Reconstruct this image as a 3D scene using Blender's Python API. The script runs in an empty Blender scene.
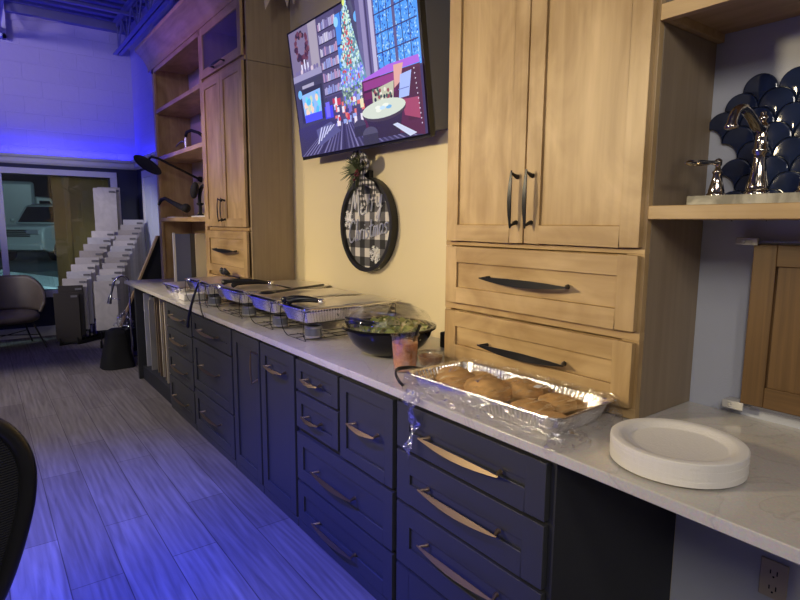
import bpy, bmesh, math, random
from mathutils import Vector, Matrix, noise as mnoise
random.seed(7)
scene = bpy.context.scene
COL = scene.collection
PI = math.pi

# ------------------------------------------------------------------ materials
def new_mat(name):
    m = bpy.data.materials.new(name); m.use_nodes = True
    nt = m.node_tree
    b = nt.nodes['Principled BSDF']
    return m, nt, b
def srgb(r, g, b):
    f = lambda c: (c/255)/12.92 if c/255 <= .04045 else (((c/255)+.055)/1.055)**2.4
    return (f(r), f(g), f(b), 1)
def flat(name, col, rough=.5, metal=0, bump=0, bscale=200, coat=0, spec=None, var=0, vscale=8):
    m, nt, b = new_mat(name)
    b.inputs['Base Color'].default_value = col
    b.inputs['Roughness'].default_value = rough
    b.inputs['Metallic'].default_value = metal
    if coat: b.inputs['Coat Weight'].default_value = coat
    if spec is not None: b.inputs['Specular IOR Level'].default_value = spec
    tc = nt.nodes.new('ShaderNodeTexCoord')
    if bump:
        n = nt.nodes.new('ShaderNodeTexNoise'); n.inputs['Scale'].default_value = bscale; n.inputs['Detail'].default_value = 4
        nt.links.new(tc.outputs['Object'], n.inputs['Vector'])
        bp = nt.nodes.new('ShaderNodeBump'); bp.inputs['Strength'].default_value = bump; bp.inputs['Distance'].default_value = .004
        nt.links.new(n.outputs['Fac'], bp.inputs['Height']); nt.links.new(bp.outputs['Normal'], b.inputs['Normal'])
    if var:
        n = nt.nodes.new('ShaderNodeTexNoise'); n.inputs['Scale'].default_value = vscale; n.inputs['Detail'].default_value = 5
        nt.links.new(tc.outputs['Object'], n.inputs['Vector'])
        r = nt.nodes.new('ShaderNodeValToRGB')
        r.color_ramp.elements[0].position = .3; r.color_ramp.elements[1].position = .7
        r.color_ramp.elements[0].color = tuple(c*(1-var) for c in col[:3])+(1,)
        r.color_ramp.elements[1].color = tuple(min(1, c*(1+var)) for c in col[:3])+(1,)
        nt.links.new(n.outputs['Fac'], r.inputs['Fac']); nt.links.new(r.outputs['Color'], b.inputs['Base Color'])
    return m
def wood(name, c0, c1, axis='z', rough=.42, fine=30, blotch=.68):
    m, nt, b = new_mat(name)
    tc = nt.nodes.new('ShaderNodeTexCoord')
    mp = nt.nodes.new('ShaderNodeMapping')
    s = {'x': (1.6, fine, fine), 'y': (fine, 1.6, fine), 'z': (fine, fine, 1.6)}[axis]
    mp.inputs['Scale'].default_value = s
    nt.links.new(tc.outputs['Object'], mp.inputs['Vector'])
    n1 = nt.nodes.new('ShaderNodeTexNoise'); n1.inputs['Scale'].default_value = 1.0; n1.inputs['Detail'].default_value = 6
    n1.inputs['Distortion'].default_value = .6
    nt.links.new(mp.outputs['Vector'], n1.inputs['Vector'])
    mp2 = nt.nodes.new('ShaderNodeMapping')
    mp2.inputs['Scale'].default_value = tuple(v*.16 if v > 2 else v*1.3 for v in s)
    nt.links.new(tc.outputs['Object'], mp2.inputs['Vector'])
    n2 = nt.nodes.new('ShaderNodeTexNoise'); n2.inputs['Scale'].default_value = 1.0; n2.inputs['Detail'].default_value = 5
    n2.inputs['Distortion'].default_value = 1.5
    nt.links.new(mp2.outputs['Vector'], n2.inputs['Vector'])
    mx = nt.nodes.new('ShaderNodeMix'); mx.data_type = 'FLOAT'; mx.inputs[0].default_value = blotch
    nt.links.new(n1.outputs['Fac'], mx.inputs[2]); nt.links.new(n2.outputs['Fac'], mx.inputs[3])
    r = nt.nodes.new('ShaderNodeValToRGB')
    r.color_ramp.elements[0].position = .33; r.color_ramp.elements[1].position = .66
    r.color_ramp.elements[0].color = c0; r.color_ramp.elements[1].color = c1
    nt.links.new(mx.outputs[0], r.inputs['Fac']); nt.links.new(r.outputs['Color'], b.inputs['Base Color'])
    b.inputs['Roughness'].default_value = rough
    bp = nt.nodes.new('ShaderNodeBump'); bp.inputs['Strength'].default_value = .08; bp.inputs['Distance'].default_value = .002
    nt.links.new(n1.outputs['Fac'], bp.inputs['Height']); nt.links.new(bp.outputs['Normal'], b.inputs['Normal'])
    return m
def emis(name, col, strength=1.0):
    m, nt, b = new_mat(name)
    b.inputs['Base Color'].default_value = (.01, .01, .01, 1); b.inputs['Roughness'].default_value = .25
    b.inputs['Emission Color'].default_value = col; b.inputs['Emission Strength'].default_value = strength
    return m
def clear(name, tint=(1, 1, 1, 1), fac=.12, rough=.08, noise_amp=0, nscale=40, stretch=(1, 1, 1), lo=.45, hi=.75, bump=.0, gcol=(1, 1, 1, 1)):
    # thin clear plastic or glass: mostly transparent, some gloss
    m, nt, b = new_mat(name)
    nt.nodes.remove(b)
    out = nt.nodes['Material Output']
    t = nt.nodes.new('ShaderNodeBsdfTransparent'); t.inputs['Color'].default_value = tint
    g = nt.nodes.new('ShaderNodeBsdfGlossy'); g.inputs['Roughness'].default_value = rough; g.inputs['Color'].default_value = gcol
    mx = nt.nodes.new('ShaderNodeMixShader')
    nt.links.new(t.outputs[0], mx.inputs[1]); nt.links.new(g.outputs[0], mx.inputs[2]); nt.links.new(mx.outputs[0], out.inputs['Surface'])
    mx.inputs[0].default_value = fac
    if noise_amp:
        tc = nt.nodes.new('ShaderNodeTexCoord'); mp = nt.nodes.new('ShaderNodeMapping'); mp.inputs['Scale'].default_value = stretch
        nt.links.new(tc.outputs['Object'], mp.inputs['Vector'])
        n = nt.nodes.new('ShaderNodeTexNoise'); n.inputs['Scale'].default_value = nscale; n.inputs['Detail'].default_value = 5; n.inputs['Distortion'].default_value = 1.2
        nt.links.new(mp.outputs['Vector'], n.inputs['Vector'])
        mr = nt.nodes.new('ShaderNodeMapRange')
        mr.inputs['From Min'].default_value = lo; mr.inputs['From Max'].default_value = hi
        mr.inputs['To Min'].default_value = fac; mr.inputs['To Max'].default_value = fac+noise_amp
        nt.links.new(n.outputs['Fac'], mr.inputs['Value']); nt.links.new(mr.outputs[0], mx.inputs[0])
        if bump:
            bp = nt.nodes.new('ShaderNodeBump'); bp.inputs['Strength'].default_value = bump; bp.inputs['Distance'].default_value = .006
            nt.links.new(n.outputs['Fac'], bp.inputs['Height']); nt.links.new(bp.outputs['Normal'], g.inputs['Normal'])
    return m

MAPLE0, MAPLE1 = srgb(160, 128, 82), srgb(206, 176, 128)
M_maple_v = wood('maple_vertical_grain', MAPLE0, MAPLE1, 'z')
M_maple_h = wood('maple_horizontal_grain', MAPLE0, MAPLE1, 'y')
M_maple_x = wood('maple_depth_grain', MAPLE0, MAPLE1, 'x')
M_sidewood = wood('stained_side_panel', srgb(150, 130, 102), srgb(168, 148, 118), 'z', .5, 46, .35)
M_sidewood2 = wood('stained_side_panel_taupe', srgb(138, 121, 100), srgb(152, 135, 112), 'z', .5, 46, .35)
M_oak_v = wood('oak_vertical_grain', srgb(84, 60, 32), srgb(108, 80, 46), 'z', .5, 60, .25)
M_oak_h = wood('oak_horizontal_grain', srgb(84, 60, 32), srgb(108, 80, 46), 'y', .5, 60, .25)
M_dark = flat('charcoal_cabinet_paint', srgb(60, 61, 63), .42)
M_darkbody = flat('charcoal_cabinet_body', srgb(44, 45, 50), .6)
M_black = flat('black_metal', (.012, .012, .012, 1), .4, .0)
M_blackpl = flat('black_plastic', (.010, .010, .011, 1), .3)
M_matblack = flat('matte_black', (.008, .008, .008, 1), .8)
M_bronze = flat('champagne_bronze', srgb(186, 162, 128), .42, 1.0)
M_bronze_d = flat('antique_bronze', srgb(156, 138, 112), .4, 1.0)
M_chrome = flat('chrome', (.85, .85, .86, 1), .08, 1.0)
M_nickel = flat('polished_nickel', srgb(192, 180, 164), .1, 1.0)
M_steel = flat('brushed_steel', (.6, .6, .62, 1), .3, 1.0)
M_foil = flat('aluminium_foil', (.82, .81, .80, 1), .15, 1.0, .35, 120)
M_lid = flat('foil_laminated_card', (.80, .76, .70, 1), .32, .9, .35, 30)
M_white = flat('white_paint', (.72, .72, .72, 1), .5)
M_paper = flat('white_paper_fibre', (.80, .77, .72, 1), .75, 0, .25, 160)
M_beige = flat('cream_wall_paint', srgb(222, 206, 168), .7, 0, .12, 260)
M_greywall = flat('grey_wall_paint', srgb(188, 192, 204), .75, 0, .25, 200)
M_navy = flat('navy_wall_paint', srgb(46, 50, 74), .65, 0, .1, 200)
M_joist = flat('painted_steel_joist', srgb(138, 138, 150), .5)
M_deck = flat('painted_roof_deck', srgb(120, 120, 136), .7)
M_leather = flat('brown_leather', srgb(84, 74, 66), .5, 0, .2, 150, var=.15)
M_glassy = clear('window_glass', (.92, .95, .95, 1), .05, .02)
M_cabglass = clear('smoky_cabinet_glass', (.80, .78, .80, 1), .16, .5, gcol=(.8, .76, .76, 1))
M_plastic = clear('clear_plastic', (.94, .94, .94, 1), .10, .06, .3, 16)
M_wrap = clear('cling_film', (.96, .96, .96, 1), .04, .2, .75, 11, (1.0, 5.5, 5), .52, .66, .8)
M_wrap2 = clear('crumpled_cling_film', (.95, .95, .97, 1), .03, .14, .8, 30, (1, 1, 3.2), .52, .66, 1.0)
M_acrylic = clear('clear_acrylic', (.95, .95, .97, 1), .15, .03)

def counter_mat():
    m, nt, b = new_mat('white_quartz')
    tc = nt.nodes.new('ShaderNodeTexCoord')
    v = nt.nodes.new('ShaderNodeTexVoronoi'); v.inputs['Scale'].default_value = 220
    nt.links.new(tc.outputs['Object'], v.inputs['Vector'])
    n = nt.nodes.new('ShaderNodeTexNoise'); n.inputs['Scale'].default_value = 3; n.inputs['Detail'].default_value = 8; n.inputs['Distortion'].default_value = 1.5
    nt.links.new(tc.outputs['Object'], n.inputs['Vector'])
    r = nt.nodes.new('ShaderNodeValToRGB')
    e = r.color_ramp.elements
    e[0].position = .0; e[0].color = srgb(200, 194, 186)
    e[1].position = 1; e[1].color = srgb(212, 207, 200)
    for p, c in ((.485, srgb(208, 203, 195)), (.5, srgb(196, 190, 184)), (.515, srgb(210, 205, 199))):
        k = e.new(p); k.color = c
    nt.links.new(n.outputs['Fac'], r.inputs['Fac'])
    mx = nt.nodes.new('ShaderNodeMix'); mx.data_type = 'RGBA'; mx.blend_type = 'MULTIPLY'; mx.inputs[0].default_value = .12
    nt.links.new(r.outputs['Color'], mx.inputs[6]); nt.links.new(v.outputs['Color'], mx.inputs[7])
    nt.links.new(mx.outputs[2], b.inputs['Base Color'])
    b.inputs['Roughness'].default_value = .16
    return m
M_quartz = counter_mat()

def floor_mat():
    m, nt, b = new_mat('wood_look_vinyl_planks')
    tc = nt.nodes.new('ShaderNodeTexCoord')
    mp = nt.nodes.new('ShaderNodeMapping'); mp.inputs['Rotation'].default_value = (0, 0, PI/2)
    nt.links.new(tc.outputs['Object'], mp.inputs['Vector'])
    br = nt.nodes.new('ShaderNodeTexBrick')
    br.inputs['Scale'].default_value = 1; br.inputs['Brick Width'].default_value = 1.25; br.inputs['Row Height'].default_value = .2
    br.inputs['Mortar Size'].default_value = .0022; br.offset = .37
    br.inputs['Color1'].default_value = srgb(140, 132, 125); br.inputs['Color2'].default_value = srgb(118, 110, 104); br.inputs['Mortar'].default_value = srgb(74, 66, 62)
    br.inputs['Bias'].default_value = 0
    nt.links.new(mp.outputs['Vector'], br.inputs['Vector'])
    mp2 = nt.nodes.new('ShaderNodeMapping'); mp2.inputs['Scale'].default_value = (34, 2.2, 1)
    nt.links.new(tc.outputs['Object'], mp2.inputs['Vector'])
    n = nt.nodes.new('ShaderNodeTexNoise'); n.inputs['Scale'].default_value = 1; n.inputs['Detail'].default_value = 8; n.inputs['Distortion'].default_value = .7
    nt.links.new(mp2.outputs['Vector'], n.inputs['Vector'])
    mp3 = nt.nodes.new('ShaderNodeMapping'); mp3.inputs['Scale'].default_value = (5, .7, 1)
    nt.links.new(tc.outputs['Object'], mp3.inputs['Vector'])
    w = nt.nodes.new('ShaderNodeTexWave'); w.inputs['Scale'].default_value = 1.8; w.inputs['Distortion'].default_value = 14; w.inputs['Detail'].default_value = 4; w.inputs['Detail Scale'].default_value = .5
    nt.links.new(mp3.outputs['Vector'], w.inputs['Vector'])
    mx = nt.nodes.new('ShaderNodeMix'); mx.data_type = 'FLOAT'; mx.inputs[0].default_value = .14
    nt.links.new(n.outputs['Fac'], mx.inputs[2]); nt.links.new(w.outputs['Fac'], mx.inputs[3])
    r = nt.nodes.new('ShaderNodeValToRGB')
    r.color_ramp.elements[0].position = .3; r.color_ramp.elements[0].color = (.60, .58, .57, 1)
    r.color_ramp.elements[1].position = .72; r.color_ramp.elements[1].color = (1.15, 1.15, 1.15, 1)
    nt.links.new(mx.outputs[0], r.inputs['Fac'])
    mu = nt.nodes.new('ShaderNodeMix'); mu.data_type = 'RGBA'; mu.blend_type = 'MULTIPLY'; mu.inputs[0].default_value = 1
    nt.links.new(br.outputs['Color'], mu.inputs[6]); nt.links.new(r.outputs['Color'], mu.inputs[7])
    nt.links.new(mu.outputs[2], b.inputs['Base Color'])
    b.inputs['Roughness'].default_value = .55
    bp = nt.nodes.new('ShaderNodeBump'); bp.inputs['Strength'].default_value = .25; bp.inputs['Distance'].default_value = .003
    nt.links.new(mx.outputs[0], bp.inputs['Height']); nt.links.new(bp.outputs['Normal'], b.inputs['Normal'])
    return m
M_floor = floor_mat()

def block_mat():
    m, nt, b = new_mat('painted_concrete_block')
    tc = nt.nodes.new('ShaderNodeTexCoord')
    sp = nt.nodes.new('ShaderNodeSeparateXYZ'); cb = nt.nodes.new('ShaderNodeCombineXYZ')
    nt.links.new(tc.outputs['Object'], sp.inputs[0]); nt.links.new(sp.outputs['X'], cb.inputs['X']); nt.links.new(sp.outputs['Z'], cb.inputs['Y'])
    br = nt.nodes.new('ShaderNodeTexBrick'); br.inputs['Scale'].default_value = 1; br.inputs['Brick Width'].default_value = .406; br.inputs['Row Height'].default_value = .203
    br.inputs['Mortar Size'].default_value = .006; br.inputs['Mortar Smooth'].default_value = .6
    c = srgb(196, 190, 198)
    br.inputs['Color1'].default_value = c; br.inputs['Color2'].default_value = srgb(190, 184, 194); br.inputs['Mortar'].default_value = srgb(192, 186, 196)
    nt.links.new(cb.outputs[0], br.inputs['Vector'])
    nt.links.new(br.outputs['Color'], b.inputs['Base Color'])
    b.inputs['Roughness'].default_value = .7
    n = nt.nodes.new('ShaderNodeTexNoise'); n.inputs['Scale'].default_value = 14; n.inputs['Detail'].default_value = 8
    nt.links.new(tc.outputs['Object'], n.inputs['Vector'])
    ad = nt.nodes.new('ShaderNodeMath'); ad.operation = 'MULTIPLY_ADD'; ad.inputs[1].default_value = -1.0
    nt.links.new(br.outputs['Fac'], ad.inputs[0]); nt.links.new(n.outputs['Fac'], ad.inputs[2])
    bp = nt.nodes.new('ShaderNodeBump'); bp.inputs['Strength'].default_value = .5; bp.inputs['Distance'].default_value = .01
    nt.links.new(ad.outputs[0], bp.inputs['Height']); nt.links.new(bp.outputs['Normal'], b.inputs['Normal'])
    return m
M_block = block_mat()

def gingham_mat():
    m, nt, b = new_mat('black_white_gingham')
    tc = nt.nodes.new('ShaderNodeTexCoord'); sp = nt.nodes.new('ShaderNodeSeparateXYZ')
    nt.links.new(tc.outputs['Object'], sp.inputs[0])
    outs = []
    for ax in ('Y', 'Z'):
        a = nt.nodes.new('ShaderNodeMath'); a.operation = 'MULTIPLY_ADD'; a.inputs[1].default_value = 1/.105; a.inputs[2].default_value = 50.2
        nt.links.new(sp.outputs[ax], a.inputs[0])
        f = nt.nodes.new('ShaderNodeMath'); f.operation = 'FRACT'; nt.links.new(a.outputs[0], f.inputs[0])
        g = nt.nodes.new('ShaderNodeMath'); g.operation = 'GREATER_THAN'; g.inputs[1].default_value = .5; nt.links.new(f.outputs[0], g.inputs[0])
        outs.append(g)
    s = nt.nodes.new('ShaderNodeMath'); s.operation = 'ADD'
    nt.links.new(outs[0].outputs[0], s.inputs[0]); nt.links.new(outs[1].outputs[0], s.inputs[1])
    d = nt.nodes.new('ShaderNodeMath'); d.operation = 'DIVIDE'; d.inputs[1].default_value = 2; nt.links.new(s.outputs[0], d.inputs[0])
    r = nt.nodes.new('ShaderNodeValToRGB'); r.color_ramp.interpolation = 'CONSTANT'
    e = r.color_ramp.elements
    e[0].position = 0; e[0].color = srgb(218, 212, 204)
    e[1].position = .75; e[1].color = srgb(26, 26, 28)
    k = e.new(.25); k.color = srgb(96, 94, 96)
    nt.links.new(d.outputs[0], r.inputs['Fac']); nt.links.new(r.outputs['Color'], b.inputs['Base Color'])
    b.inputs['Roughness'].default_value = .7
    return m
M_gingham = gingham_mat()
def slab_mat(name, a, bcol, s=3, rough=.4):
    m, nt, b = new_mat(name)
    tc = nt.nodes.new('ShaderNodeTexCoord')
    n = nt.nodes.new('ShaderNodeTexNoise'); n.inputs['Scale'].default_value = s; n.inputs['Detail'].default_value = 8; n.inputs['Distortion'].default_value = 2
    nt.links.new(tc.outputs['Object'], n.inputs['Vector'])
    r = nt.nodes.new('ShaderNodeValToRGB'); r.color_ramp.elements[0].position = .38; r.color_ramp.elements[1].position = .6
    r.color_ramp.elements[0].color = a; r.color_ramp.elements[1].color = bcol
    nt.links.new(n.outputs['Fac'], r.inputs['Fac']); nt.links.new(r.outputs['Color'], b.inputs['Base Color'])
    b.inputs['Roughness'].default_value = rough
    return m
TILE_COLS = [srgb(196, 190, 184), srgb(190, 184, 178), srgb(214, 208, 202), srgb(176, 168, 160), srgb(198, 196, 196)]
M_tiles = [slab_mat('stone_look_plank_%s' % 'abcde'[i], tuple(v*.86 for v in c[:3])+(1,), c, 4) for i, c in enumerate(TILE_COLS)]
M_sampleside = [wood('laminate_sample_%s' % 'abcd'[i], c0, c1, 'z', .5) for i, (c0, c1) in enumerate(((srgb(120, 104, 84), srgb(150, 134, 110)), (srgb(160, 154, 146), srgb(190, 184, 176)), (srgb(96, 80, 62), srgb(130, 110, 88)), (srgb(190, 178, 156), srgb(214, 204, 184))))]
M_bread = flat('floured_bread_crust', srgb(200, 156, 98), .85, 0, .5, 50, var=.22, vscale=16)
M_leafs = [flat('lettuce_%d' % i, c, .55) for i, c in enumerate((srgb(150, 160, 84), srgb(188, 190, 134), srgb(108, 122, 56), srgb(206, 196, 150)))]
M_salsa = slab_mat('tomato_salsa', srgb(204, 128, 78), srgb(226, 158, 106), 30, .4)
M_dip = slab_mat('brown_dressing', srgb(150, 108, 76), srgb(176, 134, 98), 20, .4)
M_scallop = flat('glazed_navy_tile', srgb(30, 40, 68), .07, 0, .06, 40, var=.25, vscale=20)
M_grout = flat('tile_backer', srgb(120, 120, 126), .8)

# ------------------------------------------------------------------ mesh builder
class MB:
    def __init__(s): s.v = []; s.f = []; s.mi = []
    def add(s, vs, fs, mi=0):
        o = len(s.v); s.v += [tuple(p) for p in vs]
        for f in fs: s.f.append(tuple(i+o for i in f)); s.mi.append(mi)
        return s
    def box(s, x0, x1, y0, y1, z0, z1, mi=0):
        x0, x1 = sorted((x0, x1)); y0, y1 = sorted((y0, y1)); z0, z1 = sorted((z0, z1))
        vs = [(x, y, z) for x in (x0, x1) for y in (y0, y1) for z in (z0, z1)]
        return s.add(vs, [(0, 1, 3, 2), (4, 6, 7, 5), (0, 4, 5, 1), (2, 3, 7, 6), (0, 2, 6, 4), (1, 5, 7, 3)], mi)
    def obox(s, c, ax, ay, az, mi=0):
        c, ax, ay, az = map(Vector, (c, ax, ay, az))
        vs = [c+ax*i+ay*j+az*k for i in (-1, 1) for j in (-1, 1) for k in (-1, 1)]
        return s.add(vs, [(0, 1, 3, 2), (4, 6, 7, 5), (0, 4, 5, 1), (2, 3, 7, 6), (0, 2, 6, 4), (1, 5, 7, 3)], mi)
    def tube(s, pts, r, n=8, closed=False, caps=True, mi=0, flat_=1.0, up=None):
        pts = [Vector(p) for p in pts]; m = len(pts)
        rs = r if isinstance(r, (list, tuple)) else [r]*m
        rings = []; prev = None
        for i, p in enumerate(pts):
            if closed: t = pts[(i+1) % m]-pts[i-1]
            else: t = pts[min(i+1, m-1)]-pts[max(i-1, 0)]
            t.normalize()
            if prev is None:
                a = Vector(up) if up else (Vector((0, 0, 1)) if abs(t.z) < .9 else Vector((1, 0, 0)))
            else: a = prev
            a = a-t*a.dot(t)
            if a.length < 1e-5: a = t.orthogonal()
            a.normalize(); prev = a; b = t.cross(a)
            rings.append([p+a*(rs[i]*math.cos(2*PI*k/n))+b*(rs[i]*flat_*math.sin(2*PI*k/n)) for k in range(n)])
        vs = [q for R in rings for q in R]; fs = []
        for i in range(m if closed else m-1):
            j = (i+1) % m
            for k in range(n): fs.append((i*n+k, i*n+(k+1) % n, j*n+(k+1) % n, j*n+k))
        if caps and not closed: fs += [tuple(range(n))[::-1], tuple(range((m-1)*n, m*n))]
        return s.add(vs, fs, mi)
    def cyl(s, p0, p1, r0, r1=None, n=20, mi=0, caps=True): return s.tube([p0, p1], [r0, r0 if r1 is None else r1], n, mi=mi, caps=caps)
    def lathe(s, prof, c, n=32, M=None, mi=0, closed_prof=False, sx=1, sy=1):
        M = M or Matrix.Identity(3); c = Vector(c); vs = []; fs = []; m = len(prof)
        for r, z in prof:
            for k in range(n):
                a = 2*PI*k/n; vs.append(c+M @ Vector((r*sx*math.cos(a), r*sy*math.sin(a), z)))
        for i in range(m if closed_prof else m-1):
            j = (i+1) % m
            for k in range(n): fs.append((i*n+k, i*n+(k+1) % n, j*n+(k+1) % n, j*n+k))
        return s.add(vs, fs, mi)
    def prism(s, poly, fn, d0, d1, mi=0):
        # poly 2D outline; fn(u, v, d) -> 3D
        n = len(poly)
        vs = [fn(u, v, d0) for u, v in poly]+[fn(u, v, d1) for u, v in poly]
        fs = [tuple(range(n)), tuple(range(n, 2*n))[::-1]]+[(i, i+n, (i+1) % n+n, (i+1) % n) for i in range(n)]
        return s.add(vs, fs, mi)
    def grid(s, fn, nu, nv, mi=0):
        vs = [fn(i/nu, j/nv) for i in range(nu+1) for j in range(nv+1)]
        fs = [(i*(nv+1)+j, (i+1)*(nv+1)+j, (i+1)*(nv+1)+j+1, i*(nv+1)+j+1) for i in range(nu) for j in range(nv)]
        return s.add(vs, fs, mi)
    def blob(s, c, rx, ry, rz, nu=24, nv=14, amp=0, fr=3, seed=0, mi=0, M=None, power=1):
        M = M or Matrix.Identity(3); c = Vector(c); vs = []; fs = []
        for j in range(nv+1):
            th = PI*j/nv
            for i in range(nu):
                a = 2*PI*i/nu
                d = Vector((math.sin(th)*math.cos(a), math.sin(th)*math.sin(a), math.cos(th)))
                k = 1+amp*mnoise.noise(d*fr+Vector((seed*7.1, seed*3.3, 0)))
                sg = lambda q: math.copysign(abs(q)**power, q)
                vs.append(c+M @ Vector((sg(d.x)*rx*k, sg(d.y)*ry*k, sg(d.z)*rz*k)))
        for j in range(nv):
            for i in range(nu): fs.append((j*nu+i, (j+1)*nu+i, (j+1)*nu+(i+1) % nu, j*nu+(i+1) % nu))
        return s.add(vs, fs, mi)

def spl3(P, k=6):
    P = [Vector(p) for p in P]; out = []
    for i in range(len(P)-1):
        a, b, c, d = P[max(i-1, 0)], P[i], P[i+1], P[min(i+2, len(P)-1)]
        for j in range(k):
            s = j/k; out.append(.5*((2*b)+(c-a)*s+(2*a-5*b+4*c-d)*s*s+(3*b-a-3*c+d)*s**3))
    return out+[P[-1]]
def root_of(o):
    while o.parent: o = o.parent
    return o
def tag(o, label, cat=None, group=None, kind=None):
    if label: o['label'] = label
    if cat: o['category'] = cat
    if group: o['group'] = group
    if kind: o['kind'] = kind
    return o
def thing(name, loc, label, cat, group=None):
    o = bpy.data.objects.new(name, None); COL.objects.link(o); o.location = loc; o.empty_display_size = .05
    return tag(o, label, cat, group)
def build(name, mb, mats, parent=None, smooth=0, bevel=0, seg=2, loc=None, label=None, solid=0, subsurf=0):
    """link the collected shapes as ONE mesh object; coordinates are world, stored relative to the thing's base"""
    mats = mats if isinstance(mats, (list, tuple)) else [mats]
    if parent is not None: L = Vector(root_of(parent).location)
    elif loc is not None: L = Vector(loc)
    else:
        xs = [p[0] for p in mb.v]; ys = [p[1] for p in mb.v]; zs = [p[2] for p in mb.v]
        L = Vector(((min(xs)+max(xs))/2, (min(ys)+max(ys))/2, min(zs)))
    me = bpy.data.meshes.new(name)
    me.from_pydata([tuple(Vector(p)-L) for p in mb.v], [], mb.f)
    for m in mats: me.materials.append(m)
    me.polygons.foreach_set('material_index', mb.mi)
    bm = bmesh.new(); bm.from_mesh(me)
    bmesh.ops.remove_doubles(bm, verts=bm.verts, dist=1e-6)
    bmesh.ops.recalc_face_normals(bm, faces=bm.faces)
    bm.to_mesh(me); bm.free()
    o = bpy.data.objects.new(name, me); COL.objects.link(o)
    if parent is not None: o.parent = parent
    else: o.location = L
    if smooth:
        me.polygons.foreach_set('use_smooth', [True]*len(me.polygons))
        if smooth < 180: me.set_sharp_from_angle(angle=math.radians(smooth))
    if solid:
        md = o.modifiers.new('solid', 'SOLIDIFY'); md.thickness = solid; md.offset = 0
    if bevel:
        md = o.modifiers.new('bevel', 'BEVEL'); md.width = bevel; md.segments = seg; md.limit_method = 'ANGLE'; md.angle_limit = math.radians(40)
        if not smooth:
            me.polygons.foreach_set('use_smooth', [True]*len(me.polygons)); me.set_sharp_from_angle(angle=math.radians(30))
    if label: o['label'] = label
    return o
def struct(name, mb, mats, parent=None, **k):
    o = build(name, mb, mats, parent, **k)
    if parent is None: o['kind'] = 'structure'
    return o

# ------------------------------------------------------------------ key dimensions (metres; camera stands at x=0, y=0)
WX = 1.864          # face of the right-hand wall
FY = 8.65           # face of the far wall
TOPZ = .915         # top of the counter
CX = 1.15           # counter front edge
CEIL = 4.14

# ------------------------------------------------------------------ room
mb = MB().box(-4, WX+.15, -3, FY+.15, -.1, 0); struct('floor', mb, M_floor, loc=(0, 0, 0))
mb = MB().box(-4, WX+.15, -3, FY+.15, CEIL, CEIL+.1)
for k in range(58):
    y = -2.9+k*.2
    mb.box(-4, WX, y, y+.09, CEIL-.035, CEIL)
struct('ceiling', mb, M_deck)
# right wall: cream behind the tv, grey behind the shelf alcove, block beyond the hutch
mb = MB().box(WX, WX+.15, .886, 6.2, 0, CEIL); struct('wall_right', mb, M_beige)
mb = MB().box(WX, WX+.15, -3, .886, 0, CEIL); struct('wall_right_alcove', mb, M_greywall)
mb = MB().box(WX, WX+.15, 6.2, FY, 0, 2.22); struct('wall_right_lower', mb, M_navy)
mb = MB().box(WX, WX+.15, 6.2, FY, 2.22, CEIL); struct('wall_right_upper', mb, M_block)
# far wall with the window opening x -1.2..1.52, z .60...2.09
WXa, WXb, WZa, WZb = -1.35, 1.52, .60, 2.09
mb = MB().box(-4, WX+.15, FY, FY+.15, 2.22, CEIL); struct('wall_back', mb, M_block, loc=(0, FY, 0))
mb = MB().box(-4, WXa, FY, FY+.15, 0, 2.22).box(WXb, WX, FY, FY+.15, 0, 2.22).box(WXa, WXb, FY, FY+.15, 0, WZa).box(WXa, WXb, FY, FY+.15, WZb, 2.22)
struct('wall_back_lower', mb, M_navy)
mb = MB().box(-4.15, -4, -3, FY+.15, 0, CEIL); struct('wall_left', mb, M_greywall)
mb = MB().box(-4, WX+.15, -3.15, -3, 0, CEIL); struct('wall_front', mb, M_greywall)
mb = MB().box(-4, WX, FY-.02, FY, 0, .13); struct('baseboard_back', mb, M_white, bevel=.004)
mb = MB().box(WX-.02, WX, 6.2, FY-.02, 0, .13); struct('baseboard_right', mb, M_white, bevel=.004)
# ledge (cove) running along the far wall and turning the corner
def ledge(pts_fn, a, b):
    prof = [(0, 2.215), (.03, 2.215), (.05, 2.24), (.055, 2.285), (.09, 2.30), (.10, 2.33), (.085, 2.33), (.085, 2.31), (0, 2.31)]
    return MB().prism(prof, pts_fn, a, b)
struct('trim_1', ledge(lambda u, v, d: (d, FY-u, v), -4, WX), M_white)
struct('trim_2', ledge(lambda u, v, d: (WX-u, d, v), 6.2, FY-.1), M_white)
# window
w = thing('window_1', (0, FY, WZa), None, None); w['kind'] = 'structure'
mb = MB()
for x0, x1, z0, z1 in ((WXa-.08, WXb+.08, WZb, WZb+.075), (WXa-.08, WXb+.08, WZa-.09, WZa), (WXa-.08, WXa, WZa, WZb), (WXb, WXb+.08, WZa, WZb)):
    mb.box(x0, x1, FY-.03, FY+.05, z0, z1)
build('window_frame', mb, M_white, w, bevel=.004)
build('mullion', MB().box(.235, .305, FY-.03, FY+.05, WZa, WZb), M_white, w, bevel=.004)
build('window_pane', MB().box(WXa, WXb, FY+.06, FY+.066, WZa, WZb), M_glassy, w)
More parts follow.
